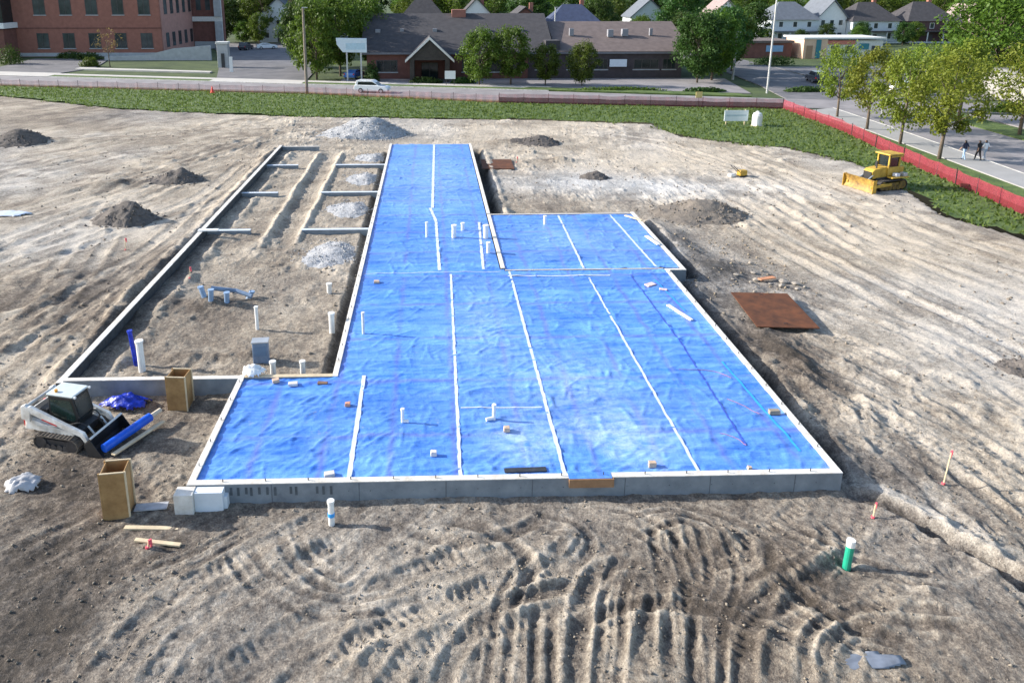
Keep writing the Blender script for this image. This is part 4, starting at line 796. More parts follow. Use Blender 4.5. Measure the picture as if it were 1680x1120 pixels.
for s in (-1, 1):
    y = s * .72
    MB().prism([(-1.55, 1.1), (-1.18, 1.0), (-1.1, 1.45), (-1.3, 1.72), (-1.5, 1.62)], y - .07, y + .07).build('lift_tower', LW, ld, bevel=.02)
    MB().prism([(-1.5, 1.42), (-1.35, 1.62), (-1.1, 1.66), (.1, 1.22), (1.12, .86), (1.3, .50), (1.16, .44), (.98, .68), (0, .98), (-1.12, 1.36)], y - .065, y + .065).build('lift_arm', LW, ld, bevel=.02)
    MB().prism([(-.62, 1.225), (.02, 1.045), (.0, .99), (-.62, 1.18)], y - .068 - .003, y + .071).build('red_lettering_panel', RED, ld)
    MB().tube([(-.95, y * .93, .85), (.6, y * .93, .98)], .04, 8).build('lift_cylinder', STEEL, ld)
    MB().tube([(1.0, s * .35, .9), (1.32, s * .35, .5)], .04, 8).build('tilt_cylinder', STEEL, ld)
MB().tube([(-1.3, -.68, 1.62), (-1.3, .68, 1.62)], .06, 8).build('cross_tube', LW, ld)
for k_ in range(5): MB().box(-1.66, -1.615, -.34, .34, .72 + .1 * k_, .76 + .1 * k_).build('grille_slat', BLACK, ld)
for s in (-1, 1): MB().tube(spline3([(-.55, s * .47, 1.2), (.2, s * .5, .95), (.75, s * .45, 1.05), (1.15, s * .3, .75)]), .022, 6).build('hose', BLACK, ld)
MB().tube([(-.3, -.25, 2.1), (-.3, -.25, 2.2)], .06, 10).build('beacon', mat('amber', (.7, .3, .02), .3, .1, 3), cab)
for z_ in (.86, .97): MB().box(.5, .56, -.3, .3, z_, z_ + .03).build('step', DARKM, ld)
bk = MB(); pr = [(1.22, .52), (1.30, .12), (1.36, .04), (2.0, .02), (2.0, .05), (1.42, .09), (1.36, .18), (1.34, .55), (1.52, .72), (1.48, .76)]
bk.prism(pr, -.9, .9); bk.prism([(1.24, .5), (1.34, .04), (2.0, .03), (1.5, .74)], -.93, -.90); bk.prism([(1.24, .5), (1.34, .04), (2.0, .03), (1.5, .74)], .90, .93)
bk.build('bucket', BLACK, ld, bevel=.006)
MB().prism([(1.46, .77), (1.53, .73), (1.55, .76), (1.48, .80)], -.9, .9).build('bucket_lip', WHITE_D, ld)
# bulldozer, facing +x in its own frame
dz = empty('bulldozer', (33.3, 52.6, zat(33.3, 52.6)), math.radians(196), 'yellow bulldozer parked on the soil by the red fence', 'bulldozer')
dz.scale = (.92, .92, .95)
for s in (-1, 1): track(dz, -1.45, 1.35, s * .85, .5, .85, mat('dozer_track', (.04, .036, .034), .8, .4, 4), 30, wheelm=mat('dozer_roller', (.10, .07, .03), .6, .5, 4, c2=(.3, .19, .03)))
MB().prism([(-1.35, .55), (1.15, .5), (1.15, .95), (-1.35, 1.05)], -.58, .58).build('chassis', DARKM, dz, bevel=.02)
MB().prism([(.05, .95), (1.45, .85), (1.55, 1.45), (1.3, 1.62), (.05, 1.78)], -.45, .45).build('hood', YELLOW, dz, bevel=.05)
MB().box(1.5, 1.58, -.38, .38, .9, 1.42).build('grille', BLACK, dz)
for s in (-1, 1): MB().box(-1.5, .2, s * .86 - .28, s * .86 + .28, .96, 1.06).build('fender', YELLOW, dz, bevel=.02)
MB().box(-1.55, -.85, -.5, .5, .95, 1.75).build('fuel_tank', YELLOW, dz, bevel=.06)
cb = MB().box(-.98, .12, -.55, .55, 1.05, 1.75).build('cab', YELLOW, dz, bevel=.03)
for x in (-.95, .09):
    for y in (-.53, .53): MB().box(x - .05, x + .05, y - .05, y + .05, 1.751, 2.65).build('cab_post', YELLOW, cb)
MB().box(-.9, .05, -.5, .5, 1.76, 2.64).build('cab_glass', GLASS, cb); MB().box(-1.15, .3, -.72, .72, 2.651, 2.78).build('roof', YELLOW, cb, bevel=.04)
MB().box(-1.0, .1, .74, .76, 2.55, 2.65).build('roof_trim', YELLOW, cb)
MB().box(-1.4, -1.0, .62, 1.05, 1.07, 1.32).build('toolbox', STEEL, dz, bevel=.02); MB().box(-.7, -.3, .62, 1.0, 1.07, 1.3).build('step_box', mat('pale_step', (.6, .62, .7), .5, .1, 3), dz, bevel=.02)
MB().tube([(.95, .2, 1.6), (.95, .2, 2.25)], .06, 10).build('exhaust', DARKM, dz); MB().tube([(.6, -.2, 1.7), (.6, -.2, 2.05)], .08, 10).build('air_intake', BLACK, dz)
for s in (-1, 1): MB().obox((1.3, s * 1.18, .5), (2.0, .14, .2), 0, 0, .06).build('push_arm', YELLOW, dz, bevel=.02); MB().tube([(1.3, s * .4, 1.25), (2.1, s * .45, .75)], .05, 8).build('blade_cylinder', STEEL, dz)
bl = MB(); bp_ = []
for k in range(7): a = -1 + 2 * k / 6; bp_.append((2.2 + .16 * a * a, .55 + .5 * a))
prof = bp_ + [(x - .09, z) for x, z in bp_[::-1]]
bl.prism(prof[::-1][::-1], -1.45, 1.45); bl.build('blade', mat('brown_blade', (.22, .12, .03), .6, .4, 2.5, c2=(.50, .31, .06)), dz, bevel=.01)  # blade browner than the body yellow, mixed by noise
for s in (-1, 1): MB().prism([(2.06, .04), (2.45, .04), (2.45, 1.02), (2.1, 1.06)], s * 1.47 - .02, s * 1.47 + .02).build('blade_end_plate', YELLOW, dz)
for y in (-.6, .6): MB().box(1.98, 2.1, y - .08, y + .08, .2, .9).build('blade_rib', YELLOW, dz)
# small site equipment
e = empty('plate_compactor', (24.4, 56.3, zat(24.4, 56.3)), .3, 'small yellow plate compactor standing on the open soil', 'compactor')
MB().box(-.45, .45, -.3, .3, 0, .12).build('base_plate', DARKM, e, bevel=.02); MB().box(-.3, .35, -.24, .24, .12, .55).build('engine', YELLOW, e, bevel=.05); MB().tube([(-.3, -.2, .4), (-.95, -.2, .95), (-.95, .2, .95), (-.3, .2, .4)], .03, 8).build('handle', DARKM, e)
one('sack', MB().obox((0, 0, .14), (.55, .4, .28), .4), WHITE_D, 'white sack beside the yellow compactor', 'sack', bevel=.1, loc=(23.5, 56.0, zat(23.5, 56)))

# ------------------------------------------------------------------ site fences
def fence(name, line, label, h, net, dense, dh, step=3.2, post=DARKM):
    e = empty(name, (0, 0, 0), 0, label, 'fence', 'site fences'); P = []
    for (x1, y1), (x2, y2) in zip(line[:-1], line[1:]):
        n = max(1, round(math.hypot(x2 - x1, y2 - y1) / step)); P += [(x1 + (x2 - x1) * i / n, y1 + (y2 - y1) * i / n) for i in range(n)]
    P.append(line[-1])
    for i, (x, y) in enumerate(P):
        MB().tube([(x, y, -.1), (x + R.uniform(-.04, .04), y, h + .12)], .03, 6).build('post', post, e)
        if i == len(P) - 1: break
        x2, y2 = P[i + 1]; V = []; K = 7; hs = (0, dh, dh + .02, h * .6, h)
        dx, dy = x2 - x, y2 - y; l = math.hypot(dx, dy); rows = []
        sag = R.uniform(.02, .12); lean = R.uniform(-.06, .06)
        for zi in (.02, dh, h * .62, h):
            rows.append([(x + dx * q / K - dy / l * (lean * zi + .03 * math.sin(q * 2.1 + i)), y + dy * q / K + dx / l * (lean * zi + .03 * math.sin(q * 2.1 + i)) - .035, zi - sag * 4 * (q / K) * (1 - q / K) * zi / h) for q in range(K + 1)])
        def sheet(ra, rb, m, nm):
            o = MB().add(ra + rb, [(q, q + 1, q + 1 + K + 1, q + K + 1) for q in range(K)]).build(nm, m, e)
        sheet(rows[0], rows[1], dense, 'lower_band')
        b = MB().add(rows[1] + rows[2] + rows[3], [(r_ * (K + 1) + q, r_ * (K + 1) + q + 1, r_ * (K + 1) + q + 1 + K + 1, r_ * (K + 1) + q + K + 1) for r_ in (0, 1) for q in range(K)]).build('net_panel', net, e)
    return e
fence('site_fence', FENCE_ST[:4], 'faded brown netting fence between grass and street', 1.05, net_mat('faded_pink_netting', (.46, .2, .22), .34), NETO, .42)
fence('site_fence', FENCE_ST[3:], 'dark red netting fence along the street, middle to corner', 1.25, net_mat('thin_red_netting', (.42, .10, .13), .45), net_mat('dark_red_netting', (.11, .008, .014), .93), .8)
fence('site_fence', FENCE_SD, 'red netting fence running down the right side', 1.2, NET, NETB, .55, 2.6)

# ------------------------------------------------------------------ trees
def tree_parts(seed, H, cr, cz, leaf, n, nclump, m, narrow=1., trunk_r=.16, squash=.8):
    rr = np.random.default_rng(seed); tb = MB(); r0 = random.Random(seed)
    top = H * .62; lean = (r0.uniform(-.3, .3), r0.uniform(-.3, .3))
    tb.tube([(0, 0, -.3), (lean[0] * .2, lean[1] * .2, H * .2), (lean[0] * .7, lean[1] * .7, H * .42), (lean[0], lean[1], top)], [trunk_r * 1.25, trunk_r, trunk_r * .75, trunk_r * .35], 9)
    cen = []
    for i in range(nclump):
        a = i * 2.399 + r0.uniform(-.5, .5); q = (i + .5) / nclump; zz = cz + (q * 2 - 1) * (H - cz) * .86; rad = cr * narrow * math.sqrt(max(.03, 1 - (q * 2 - 1) ** 2)) * r0.uniform(.45, 1.0)
        cen.append((rad * math.cos(a), rad * math.sin(a), zz))
    for i, c in enumerate(cen[::2]):
        z0 = min(top, max(H * .22, c[2] * .62)); f = z0 / top
        tb.tube([(lean[0] * f, lean[1] * f, z0), (c[0] * .5 + lean[0] * .5, c[1] * .5 + lean[1] * .5, (z0 + c[2]) / 2 + .2), c], [trunk_r * .4, trunk_r * .25, trunk_r * .08], 6)
    C = np.array(cen); w = rr.uniform(.5, 1.4, len(C)); idx = rr.choice(len(C), n, p=w / w.sum()); sg = cr * rr.uniform(.16, .34, len(C))
    d = rr.normal(0, 1, (n, 3)); d /= np.linalg.norm(d, axis=1, keepdims=True); rad = sg[idx] * rr.uniform(.25, 1.25, n) * 1.15
    P = C[idx] + d * rad[:, None] * np.array([1, 1, squash])
    s = leaf * rr.uniform(.55, 1.4, n); nrm = d * .6 + rr.normal(0, .6, (n, 3)) + np.array([0, 0, .5]); nrm /= np.linalg.norm(nrm, axis=1, keepdims=True)
    u = np.cross(nrm, rr.normal(0, 1, (n, 3))); u /= np.linalg.norm(u, axis=1, keepdims=True); v = np.cross(nrm, u)
    s = s[:, None]; V = np.stack([P - u * s, P - v * s * .55, P + u * s, P + v * s * .6], 1).reshape(-1, 3)
    return tb, V
def proto(seed, H, cr, cz, leaf, n, ncl, m, **k):
    tb, V = tree_parts(seed, H, cr, cz, leaf, n, ncl, m, **k)
    me = bpy.data.meshes.new('trunk'); me.from_pydata(tb.v, [], tb.f); me.materials.append(BARK); me.shade_smooth()
    mc = bpy.data.meshes.new('crown'); F = np.arange(len(V)).reshape(-1, 4)
    mc.vertices.add(len(V)); mc.vertices.foreach_set('co', V.astype(np.float32).ravel()); mc.loops.add(F.size); mc.loops.foreach_set('vertex_index', F.ravel().astype(np.int32))
    mc.polygons.add(len(F)); mc.polygons.foreach_set('loop_start', np.arange(0, F.size, 4, dtype=np.int32)); mc.update(calc_edges=True); mc.materials.append(m)
    return me, mc, H
PT = {'s1': proto(1, 9, 3.9, 5.6, .15, 5200, 22, LEAF_A), 's2': proto(2, 9, 3.6, 5.7, .15, 4600, 18, LEAF_A), 's3': proto(3, 9, 4.2, 5.4, .15, 5600, 24, LEAF_A),
      'd1': proto(4, 12, 4.8, 6.6, .24, 9000, 44, LEAF_B), 'd2': proto(5, 12, 4.2, 6.8, .24, 8000, 40, LEAF_B), 'c1': proto(6, 11, 4.4, 6.0, .22, 8000, 40, LEAF_C), 'c2': proto(7, 11, 3.9, 6.2, .22, 7600, 36, LEAF_C),
      'y': proto(8, 7, 2.2, 4.6, .10, 420, 14, LEAF_Y, trunk_r=.07), 'big': proto(9, 14, 6.5, 7.0, .26, 12000, 60, LEAF_C, trunk_r=.3)}
def tree(kind, x, y, h, label, group=None, sx=1., rz=None, cat='tree', name='tree', z=-.05):
    me, mc, H = PT[kind]; e = empty(name, (x, y, z), R.uniform(0, 6.28) if rz is None else rz, label, cat, group); k = h / H; e.scale = (k * sx, k * sx, k)
    for nm, q in (('trunk', me), ('crown', mc)): o = bpy.data.objects.new(nm, q); COL.objects.link(o); o.parent = e
    return e
G1 = 'street trees beside the side street'
tree('s1', 46.3, 83.0, 8.3, 'bright green street tree farthest up the side street', G1, .82); tree('s2', 45.3, 75.3, 8.6, 'bright green street tree second from the crossing', G1, .88)
tree('s3', 44.2, 67.9, 8.9, 'bright green street tree third from the crossing', G1, .8); tree('s1', 43.7, 61.6, 9.2, 'bright green street tree nearest the three walkers', G1, .86)
tree('s2', 58.6, 80.5, 9.0, 'bright green tree on the verge across the side street', G1, 1.0); tree('s3', 58.9, 72.0, 9.0, 'bright green tree across the street behind the walkers', G1, .95); tree('s1', 59.5, 88.5, 8.0, 'bright green tree at the far side of the crossing', G1, .9)
G2 = 'trees around the long low building'
tree('c1', 7.6, 113.6, 8.6, 'broad green tree before the long building, right of gable', G2, .85); tree('c2', 12.4, 114.2, 8.8, 'green tree before the long building, second right of gable', G2, 1.0); tree('c2', 17.6, 113.4, 6.2, 'small green tree before the middle of the long building', G2, 1.0); tree('c1', 23.0, 112.5, 6.6, 'small green tree before the right half of long building', G2, .9)
tree('d1', 41.6, 115.5, 11.0, 'dark green tree at the right end of long building', G2, .9); tree('c1', 45.0, 118.6, 10.8, 'mid green tree beside right end of long building', G2, 1.0); tree('d2', 49.4, 126, 11.5, 'dark tree behind the poles right of long building', G2, .95); tree('c2', 53.5, 132.0, 10.5, 'mid green tree behind the tall light pole', G2, .9); tree('d2', 57, 142, 11.0, 'dark tree left of the pale house', G2, .8)
tree('c1', -18.2, 122.3, 12.8, 'tall green tree left of the long building, nearest driveway', G2, .82); tree('c2', -14.9, 127.0, 13.5, 'tall green tree left of long building behind the white pole sign', G2, .85); tree('d1', -19.4, 133, 14.5, 'tall dark tree behind the left driveway trees', G2, .75); tree('c2', -10.6, 134, 13, 'tall green tree at left gable of long building', G2, .7); tree('d2', -24.5, 142, 12.0, 'dark tree on the right side of the driveway', G2, .8)
tree('big', 79.5, 104.0, 14.5, 'very large green tree at the right picture edge', None, 1.05); tree('big', 86.5, 113.0, 13.5, 'large green tree behind the very large right tree', None, .9); tree('d1', 84, 94.0, 10.5, 'dark green tree at the right edge over the white building', None, 1.0)
tree('y', -59.4, 142.4, 7.6, 'sparse yellow sapling before the brick building', None, 1.1)
# background trees behind roofs
k = 0
bgs = [(-49, 203), (-44, 199), (-35.5, 201), (-31, 196), (-26.5, 200), (-55, 208), (-47, 222), (104, 196.5), (113, 196), (127, 196), (141, 195.5), (88, 196), (80, 186), (66, 184), (-46, 214), (-38, 222), (-30, 210), (-22, 226), (-14, 170), (-7, 190), (2, 176), (12, 184), (20, 172), (27, 205), (45, 200), (52, 186), (60, 178), (68, 205), (78, 232), (88, 236), (100, 240), (113, 238), (126, 244), (138, 240), (150, 244), (163, 240), (176, 236), (108, 189), (121, 191), (137, 190), (151, 184), (165, 190), (-54, 228), (36, 228), (8, 230), (-2, 236), (20, 240), (56, 232), (70, 190), (94, 190)]
ORD = ['1st', '2nd', '3rd'] + ['%dth' % i for i in range(4, 60)]
cnt = {}
where = ['left of the low building', 'above the low building roof', 'right of the low building', 'behind the right hand houses']
bgs.sort(key=lambda p: p[0] / p[1])
for i, (x, y) in enumerate(bgs):
    hh = R.uniform(11.5, 15.5) if y > 195 else R.uniform(7, 11)
    if y in (189, 191, 190, 184, 196, 196.5, 195.5): hh = R.uniform(4.0, 6.0)
    if x < -25 and 195 < y < 204: hh = R.uniform(5.5, 9)
    w_ = where[0 if x < -10 else 1 if x < 42 else 2 if x < 85 else 3]
    tree(('d1', 'c1', 'd2', 'c2', 'big')[i % 5], x, y, hh, ('background tree %s, %s from the left' % (w_, ORD[cnt.setdefault(w_, 0)])), 'background trees ' + w_, R.uniform(.95, 1.25)); cnt[w_] += 1
for j in range(34):
    x = -150 + j * 14.5 + R.uniform(-4, 4); y = 275 + R.uniform(-12, 30)
    tree(('d1', 'd2', 'c1', 'big')[j % 4], x, y, R.uniform(14, 18), 'distant skyline tree behind all houses, %s from the left' % ORD[j], 'skyline trees', 1.35)
# shrubs
def shrub(x, y, rx, ry, h, m, label, seed, group='shrubs', n=1400, leaf=.16):
    rr = np.random.default_rng(seed); d = rr.normal(0, 1, (n, 3)); d /= np.linalg.norm(d, axis=1, keepdims=True); d[:, 2] = np.abs(d[:, 2]); q = rr.uniform(.6, 1.08, n)[:, None] * (1 + .15 * np.sin(d[:, :1] * 7 + seed) * np.cos(d[:, 1:2] * 6))
    P = d * q * np.array([rx, ry, h]); nrm = d + rr.normal(0, .5, (n, 3)); nrm /= np.linalg.norm(nrm, axis=1, keepdims=True); u = np.cross(nrm, rr.normal(0, 1, (n, 3))); u /= np.linalg.norm(u, axis=1, keepdims=True); v = np.cross(nrm, u); s = leaf * rr.uniform(.6, 1.3, (n, 1))
    V = np.stack([P - u * s, P - v * s * .6, P + u * s, P + v * s * .6], 1).reshape(-1, 3); e = empty('shrub', (x, y, 0), 0, label, 'shrub', group)
    np_mesh('foliage', V, np.arange(len(V)).reshape(-1, 4), m, e, smooth=False); MB().tube([(0, 0, -.1), (0, 0, h * .6)], [.1, .05], 6).build('stem', BARK, e)
shrub(-80.8, 148.5, 2.1, 1.9, 3.6, LEAF_B, 'clipped dark dome shrub at the left picture edge', 1); shrub(-74.5, 160, 3.2, 1.2, 1.4, LEAF_B, 'low dark hedge under the brick windows', 2); shrub(-69.5, 157, 2.6, 1.2, 1.5, LEAF_B, 'dark shrub right of the low hedge', 3); shrub(-63.5, 143.5, 1.8, 1.2, 1.6, LEAF_C, 'shrub beside the yellow sapling', 4)
shrub(-.5, 116.2, 2.6, .9, .9, LEAF_B, 'low hedge before the entrance gable', 5); shrub(5.2, 116.0, 1.8, .9, .9, LEAF_B, 'low hedge right of the entrance gable', 6); shrub(-9.0, 119, 1.1, 1.0, 2.8, LEAF_B, 'upright shrub at the left corner of the long building', 7); shrub(69.5, 86.5, 2.9, .9, 1.2, LEAF_C, 'clipped hedge before the white corner building', 8); shrub(66, 143, 4.0, 1.0, 1.7, LEAF_B, 'dark hedge by the small shops', 9); shrub(53.5, 105, 3, 1.0, .7, LEAF_B, 'low planting by the crossing', 10); shrub(27, 106.8, 7, .9, .5, LEAF_C, 'low planting strip between lot and street', 11); shrub(39, 105.2, 3, .8, .6, LEAF_B, 'dark planting at the lot corner', 12)
struct('lawn_island', MB().slab([(12, 108.4), (14, 107.6), (43.5, 99.6), (43, 102.5), (15, 110.2)], -.1, .14), GRASS, 'grass island before the parking lot', 'grass')

# ------------------------------------------------------------------ buildings
def window(parent, x, z, w, h, y, frame=STONE, glass=WINGLASS, axis='y', sgn=-1, sill=True, bars=1, proud=.05):
    def bx(b, u0, u1, d0, d1, z0, z1):
        if axis == 'y': b.box(u0, u1, *sorted((y + sgn * d0, y + sgn * d1)), z0, z1)
        else: b.box(*sorted((y + sgn * d0, y + sgn * d1)), u0, u1, z0, z1)
    f = MB(); t_ = .07 + w * .02; bx(f, x - w / 2, x - w / 2 + t_, -.1, proud, z, z + h); bx(f, x + w / 2 - t_, x + w / 2, -.1, proud, z, z + h); bx(f, x - w / 2 + t_, x + w / 2 - t_, -.1, proud, z + h - t_, z + h); bx(f, x - w / 2 + t_, x + w / 2 - t_, -.1, proud, z, z + t_)
    for k in range(bars): q = x - w / 2 + w * (k + 1) / (bars + 1); bx(f, q - .04, q + .04, -.1, proud - .01, z + t_, z + h - t_)
    o = f.build('window', frame, parent); g = MB(); bx(g, x - w / 2 + t_ * .5, x + w / 2 - t_ * .5, -.3, .012, z + t_ * .5, z + h - t_ * .5); g.build('pane', glass, o)
    if sill: s = MB(); bx(s, x - w / 2 - .1, x + w / 2 + .1, 0, .14, z - .16, z - .002); s.build('sill', STONE, o)
    return o
DFRAME = mat('dark_frame', (.07, .06, .06), .6, .2, 3)
bb = empty('brick_building', (0, 0, 0), 0, 'large red brick building at the left with rows of windows', 'building')
MB().box(-104, -57.2, 165, 190.4, -.1, 23).build('wall', BRICK, bb); MB().box(-104.3, -56.9, 164.7, 190.6, 23.001, 23.6).build('parapet', STONE, bb)
MB().box(-87.6, -57.21, 164.9, 164.99, 0, .75).build('plinth', STONE, bb)
for z in (1.7, 8.7, 15.7):
    for x in (-82.3, -76.85, -71.4, -65.9, -60.4): window(bb, x, z, 2.5, 3.2, 165, DFRAME, bars=1)
    for y in (168.3, 172.4, 176.6, 180.9, 185.2): window(bb, y, z, 2.0, 3.1, -57.05, DFRAME, axis='x', sgn=1, bars=0, sill=False)
    for x in (-83.5,): pass
for z in (5.6, 12.6): MB().box(-87.6, -57.19, 164.92, 164.995, z + .2, z + .45).build('brick_course', BRICKD, bb)
MB().box(-57.19, -57.05, 165.2, 186.9, -.05, 23.0).build('side_wall', BRICK2, bb)
MB().box(-104, -87.7, 160, 164.99, -.1, 5.9).build('entrance_wall', BRICKD, bb); MB().box(-104, -87.2, 159.5, 164.95, 6.1, 7.2).build('entrance_ledge', WHITE, bb); MB().box(-103.9, -88.0, 161, 164.98, 7.21, 16).build('entrance_glass', GLASS, bb)
for x in (-90.5, -94, -98): MB().box(x - .15, x + .15, 160.85, 160.995, 7.22, 16).build('mullion', DFRAME, bb)
window(bb, -89.7, 1.6, 1.5, 3.0, 160, DFRAME)
MB().box(-57.0, -50.2, 187, 190.5, -.1, 23).build('wing_wall', BRICKD, bb)
MB().box(-57.0, -49.9, 186.5, 187.0, 6.4, 7.5).build('stone_band', WHITE_D, bb); MB().box(-51.6, -49.9, 186.2, 186.99, -.1, 6.39).build('pilaster', STONE, bb); MB().box(-51.6, -49.9, 186.2, 186.99, 7.51, 22.9).build('pilaster', STONE, bb)
MB().box(-56.9, -51.7, 186.7, 186.98, -.1, 1.6).build('stone_base', STONE, bb)
for x in (-55.4, -53.2): window(bb, x, 9.0, 1.2, 3.0, 187, DFRAME, bars=0, sill=False)
one('retaining_wall', MB().prism([(-66, -.1), (-44.5, -.1), (-44.5, 2.9), (-52, 2.3), (-58, .9), (-66, .7)], 156, 156.5), STONE, 'pale stone retaining wall rising before the brick building', 'wall')
e = empty('stone_pylon', (-37.9, 141, 0), 0, 'pale stone pylon at the corner of the driveway', 'pylon'); MB().box(-1.0, 1.0, -.7, .7, -.1, 4.3).build('shaft', STONE, e, bevel=.05); MB().box(-1.15, 1.15, -.85, .85, 4.301, 4.7).build('cap', WHITE_D, e, bevel=.05); MB().box(-.25, .3, -.9, -.701, 0, 2.6).build('dark_panel', DARKM, e)
one('sign_post_board', MB().box(-34.9, -34.3, 133.0, 133.2, -.1, 2.6), WHITE, 'narrow white board standing at the driveway mouth', 'sign')

mb_ = empty('long_building', (0, 0, 0), 0, 'long low brown brick building with shingle roofs and entrance gable', 'building')
MB().box(-10, 16, 122, 146, -.1, 4.3).build('wall', BRICKD, mb_); MB().box(16.01, 41.3, 122.3, 146, -.1, 4.2).build('wall', mat('dark_brick', (.075, .06, .065), .9, .2, 1.2), mb_)
def gable_roof(parent, x0, x1, y0, y1, ze, zr, m, name='roof', over=.7, th=.35, hip=0):
    ym = (y0 + y1) / 2; dy = (y1 - y0) / 2 + over; s = (zr - ze) / ((y1 - y0) / 2); zb = ze - s * over
    b = MB()
    for sg in (-1, 1):
        a = [(x0, ym + sg * dy, zb), (x1, ym + sg * dy, zb), (x1 - hip, ym, zr), (x0 + 0, ym, zr)]
        if sg > 0: a = a[::-1]
        b.add([(p[0], p[1], p[2] + th) for p in a] + a, [(0, 1, 2, 3), (7, 6, 5, 4), (0, 4, 5, 1), (1, 5, 6, 2), (2, 6, 7, 3), (3, 7, 4, 0)])
    return b.build(name, m, parent)
gable_roof(mb_, -11, 20.2, 122, 146, 4.3, 9.6, SHING); rr_ = gable_roof(mb_, 20.6, 42.8, 122.6, 145.4, 4.2, 8.2, SHINGB)
MB().box(18.9, 21.2, 122.5, 145.5, 4.0, 6.0).build('link_wall', SHING, mb_)
for x, z0, z1, in ((-10, 4.3, 9.5),): MB().add([(-9.9, 122, 4.3), (-9.9, 146, 4.3), (-9.9, 134, 9.5)], [(0, 2, 1)]).build('gable_end', BRICKD, mb_)
MB().add([(41.2, 122.4, 4.2), (41.2, 145.5, 4.2), (41.2, 134, 8.1)], [(0, 1, 2)]).build('gable_end', BRICKD, mb_)
MB().box(4.0, 6.4, 132.5, 135, 8.0, 10.6).build('chimney', BRICK, mb_)
mat('roof_grey', (.26, .26, .28), .7, .1, 3)
for x, y, s in ((-8.5, 127.8, .8), (-4.5, 128, .6), (1, 128, .7), (10, 127.8, .7), (15.5, 128, .6), (24, 128, .7), (30.5, 127.6, .9), (33, 127.8, 1.0), (37.5, 128, .5)):
    zz = 4.3 + (y - 122) * .44; MB().box(x - s / 2, x + s / 2, y - s / 2, y + s / 2, zz - .5, zz + .7).build('roof_vent', MATS['roof_grey'], mb_)
MB().box(-11, 20.2, 121.15, 121.29, 3.95, 4.28).build('gutter', mat('grey_trim', (.16, .16, .18), .6, .1, 3), mb_); MB().box(20.6, 42.8, 121.75, 121.89, 3.92, 4.2).build('gutter', MATS['grey_trim'], mb_)
for x, w in ((-6.8, 3.4), (6.9, 3.2), (10.6, 2.2), (14, 2.0)): window(mb_, x, 1.1, w, 1.9, 122, DFRAME, GLASS, bars=2)
for x, w in ((19, 3.5), (24.2, 3.6), (28.0, 2.2), (35.4, 4.2), (39.2, 2.2)): window(mb_, x, 1.4, w, 1.7, 122.3, DFRAME, GLASS, bars=2)
gp = MB(); gp.prism([(-3.0, -.05), (-2.3, -.05), (-2.3, 3.4), (2.5, 3.4), (2.5, -.05), (3.2, -.05), (3.2, 3.6), (.1, 6.4), (-3.0, 3.6)], 117.2, 121.99); gp.build('entrance_porch', mat('dark_timber', (.045, .038, .032), .8, .3, 3), mb_)
for sg in (-1, 1):
    o = MB().add([(.1, 116.9, 6.95), (.1 + sg * 3.75, 116.9, 3.45), (.1 + sg * 3.75, 122.6, 3.45), (.1, 122.6, 6.95), (.1, 116.9, 6.55), (.1 + sg * 3.75, 116.9, 3.05), (.1 + sg * 3.75, 122.6, 3.05), (.1, 122.6, 6.55)], [(0, 3, 2, 1), (4, 5, 6, 7), (0, 1, 5, 4), (1, 2, 6, 5), (2, 3, 7, 6), (3, 0, 4, 7)]).build('porch_roof', SHING, mb_)
    MB().add([(.1, 116.80, 7.0), (.1 + sg * 3.8, 116.80, 3.45), (.1 + sg * 3.8, 116.80, 3.05), (.1, 116.80, 6.55), (.1, 116.89, 7.0), (.1 + sg * 3.8, 116.89, 3.45), (.1 + sg * 3.8, 116.89, 3.05), (.1, 116.89, 6.55)], [(0, 1, 2, 3), (7, 6, 5, 4), (0, 4, 5, 1), (1, 5, 6, 2), (2, 6, 7, 3), (3, 7, 4, 0)]).build('bargeboard', WHITE_D, mb_)
MB().box(-1.2, 1.4, 121.7, 121.98, 0, 2.6).build('door', GLASS, mb_); MB().box(.05, .15, 121.6, 121.69, 0, 2.6).build('door_frame', DFRAME, mb_)
one('banner_sign', MB().box(29.3, 32.1, 121.8, 121.9, 1.85, 3.05), mat('banner_white', (.72, .78, .85), .5, .05, 3), 'blank looking white banner on the dark brick wall', 'sign')
e = empty('yard_sign', (3.15, 113.0, .1), 0, 'small white sign board before the entrance gable', 'sign'); MB().box(-.8, .8, -.05, .05, .9, 2.1).build('board', WHITE, e)
for x in (-.6, .6): MB().box(x - .05, x + .05, .051, .12, -.1, 2.0).build('post', DFRAME, e)
cp = empty('pole_sign', (-12.1, 119.4, 0), .08, 'large white sign panel on two posts left of long building', 'sign'); MB().prism([(-2.4, 6.7), (-2.3, 5.7), (-1.4, 4.5), (2.35, 4.4), (2.35, 6.6)], -.25, .25).build('panel', mat('canopy_white', (.62, .70, .75), .5, .08, 3), cp, bevel=.04)
MB().box(-.9, 2.1, -.262, -.2505, 4.9, 5.9).build('printed_band', mat('canopy_print', (.45, .60, .68), .5, .1, 3), cp)
for x in (-.8, 1.4): MB().box(x - .12, x + .12, -.12, .12, -.1, 4.45).build('post', STEEL, cp)

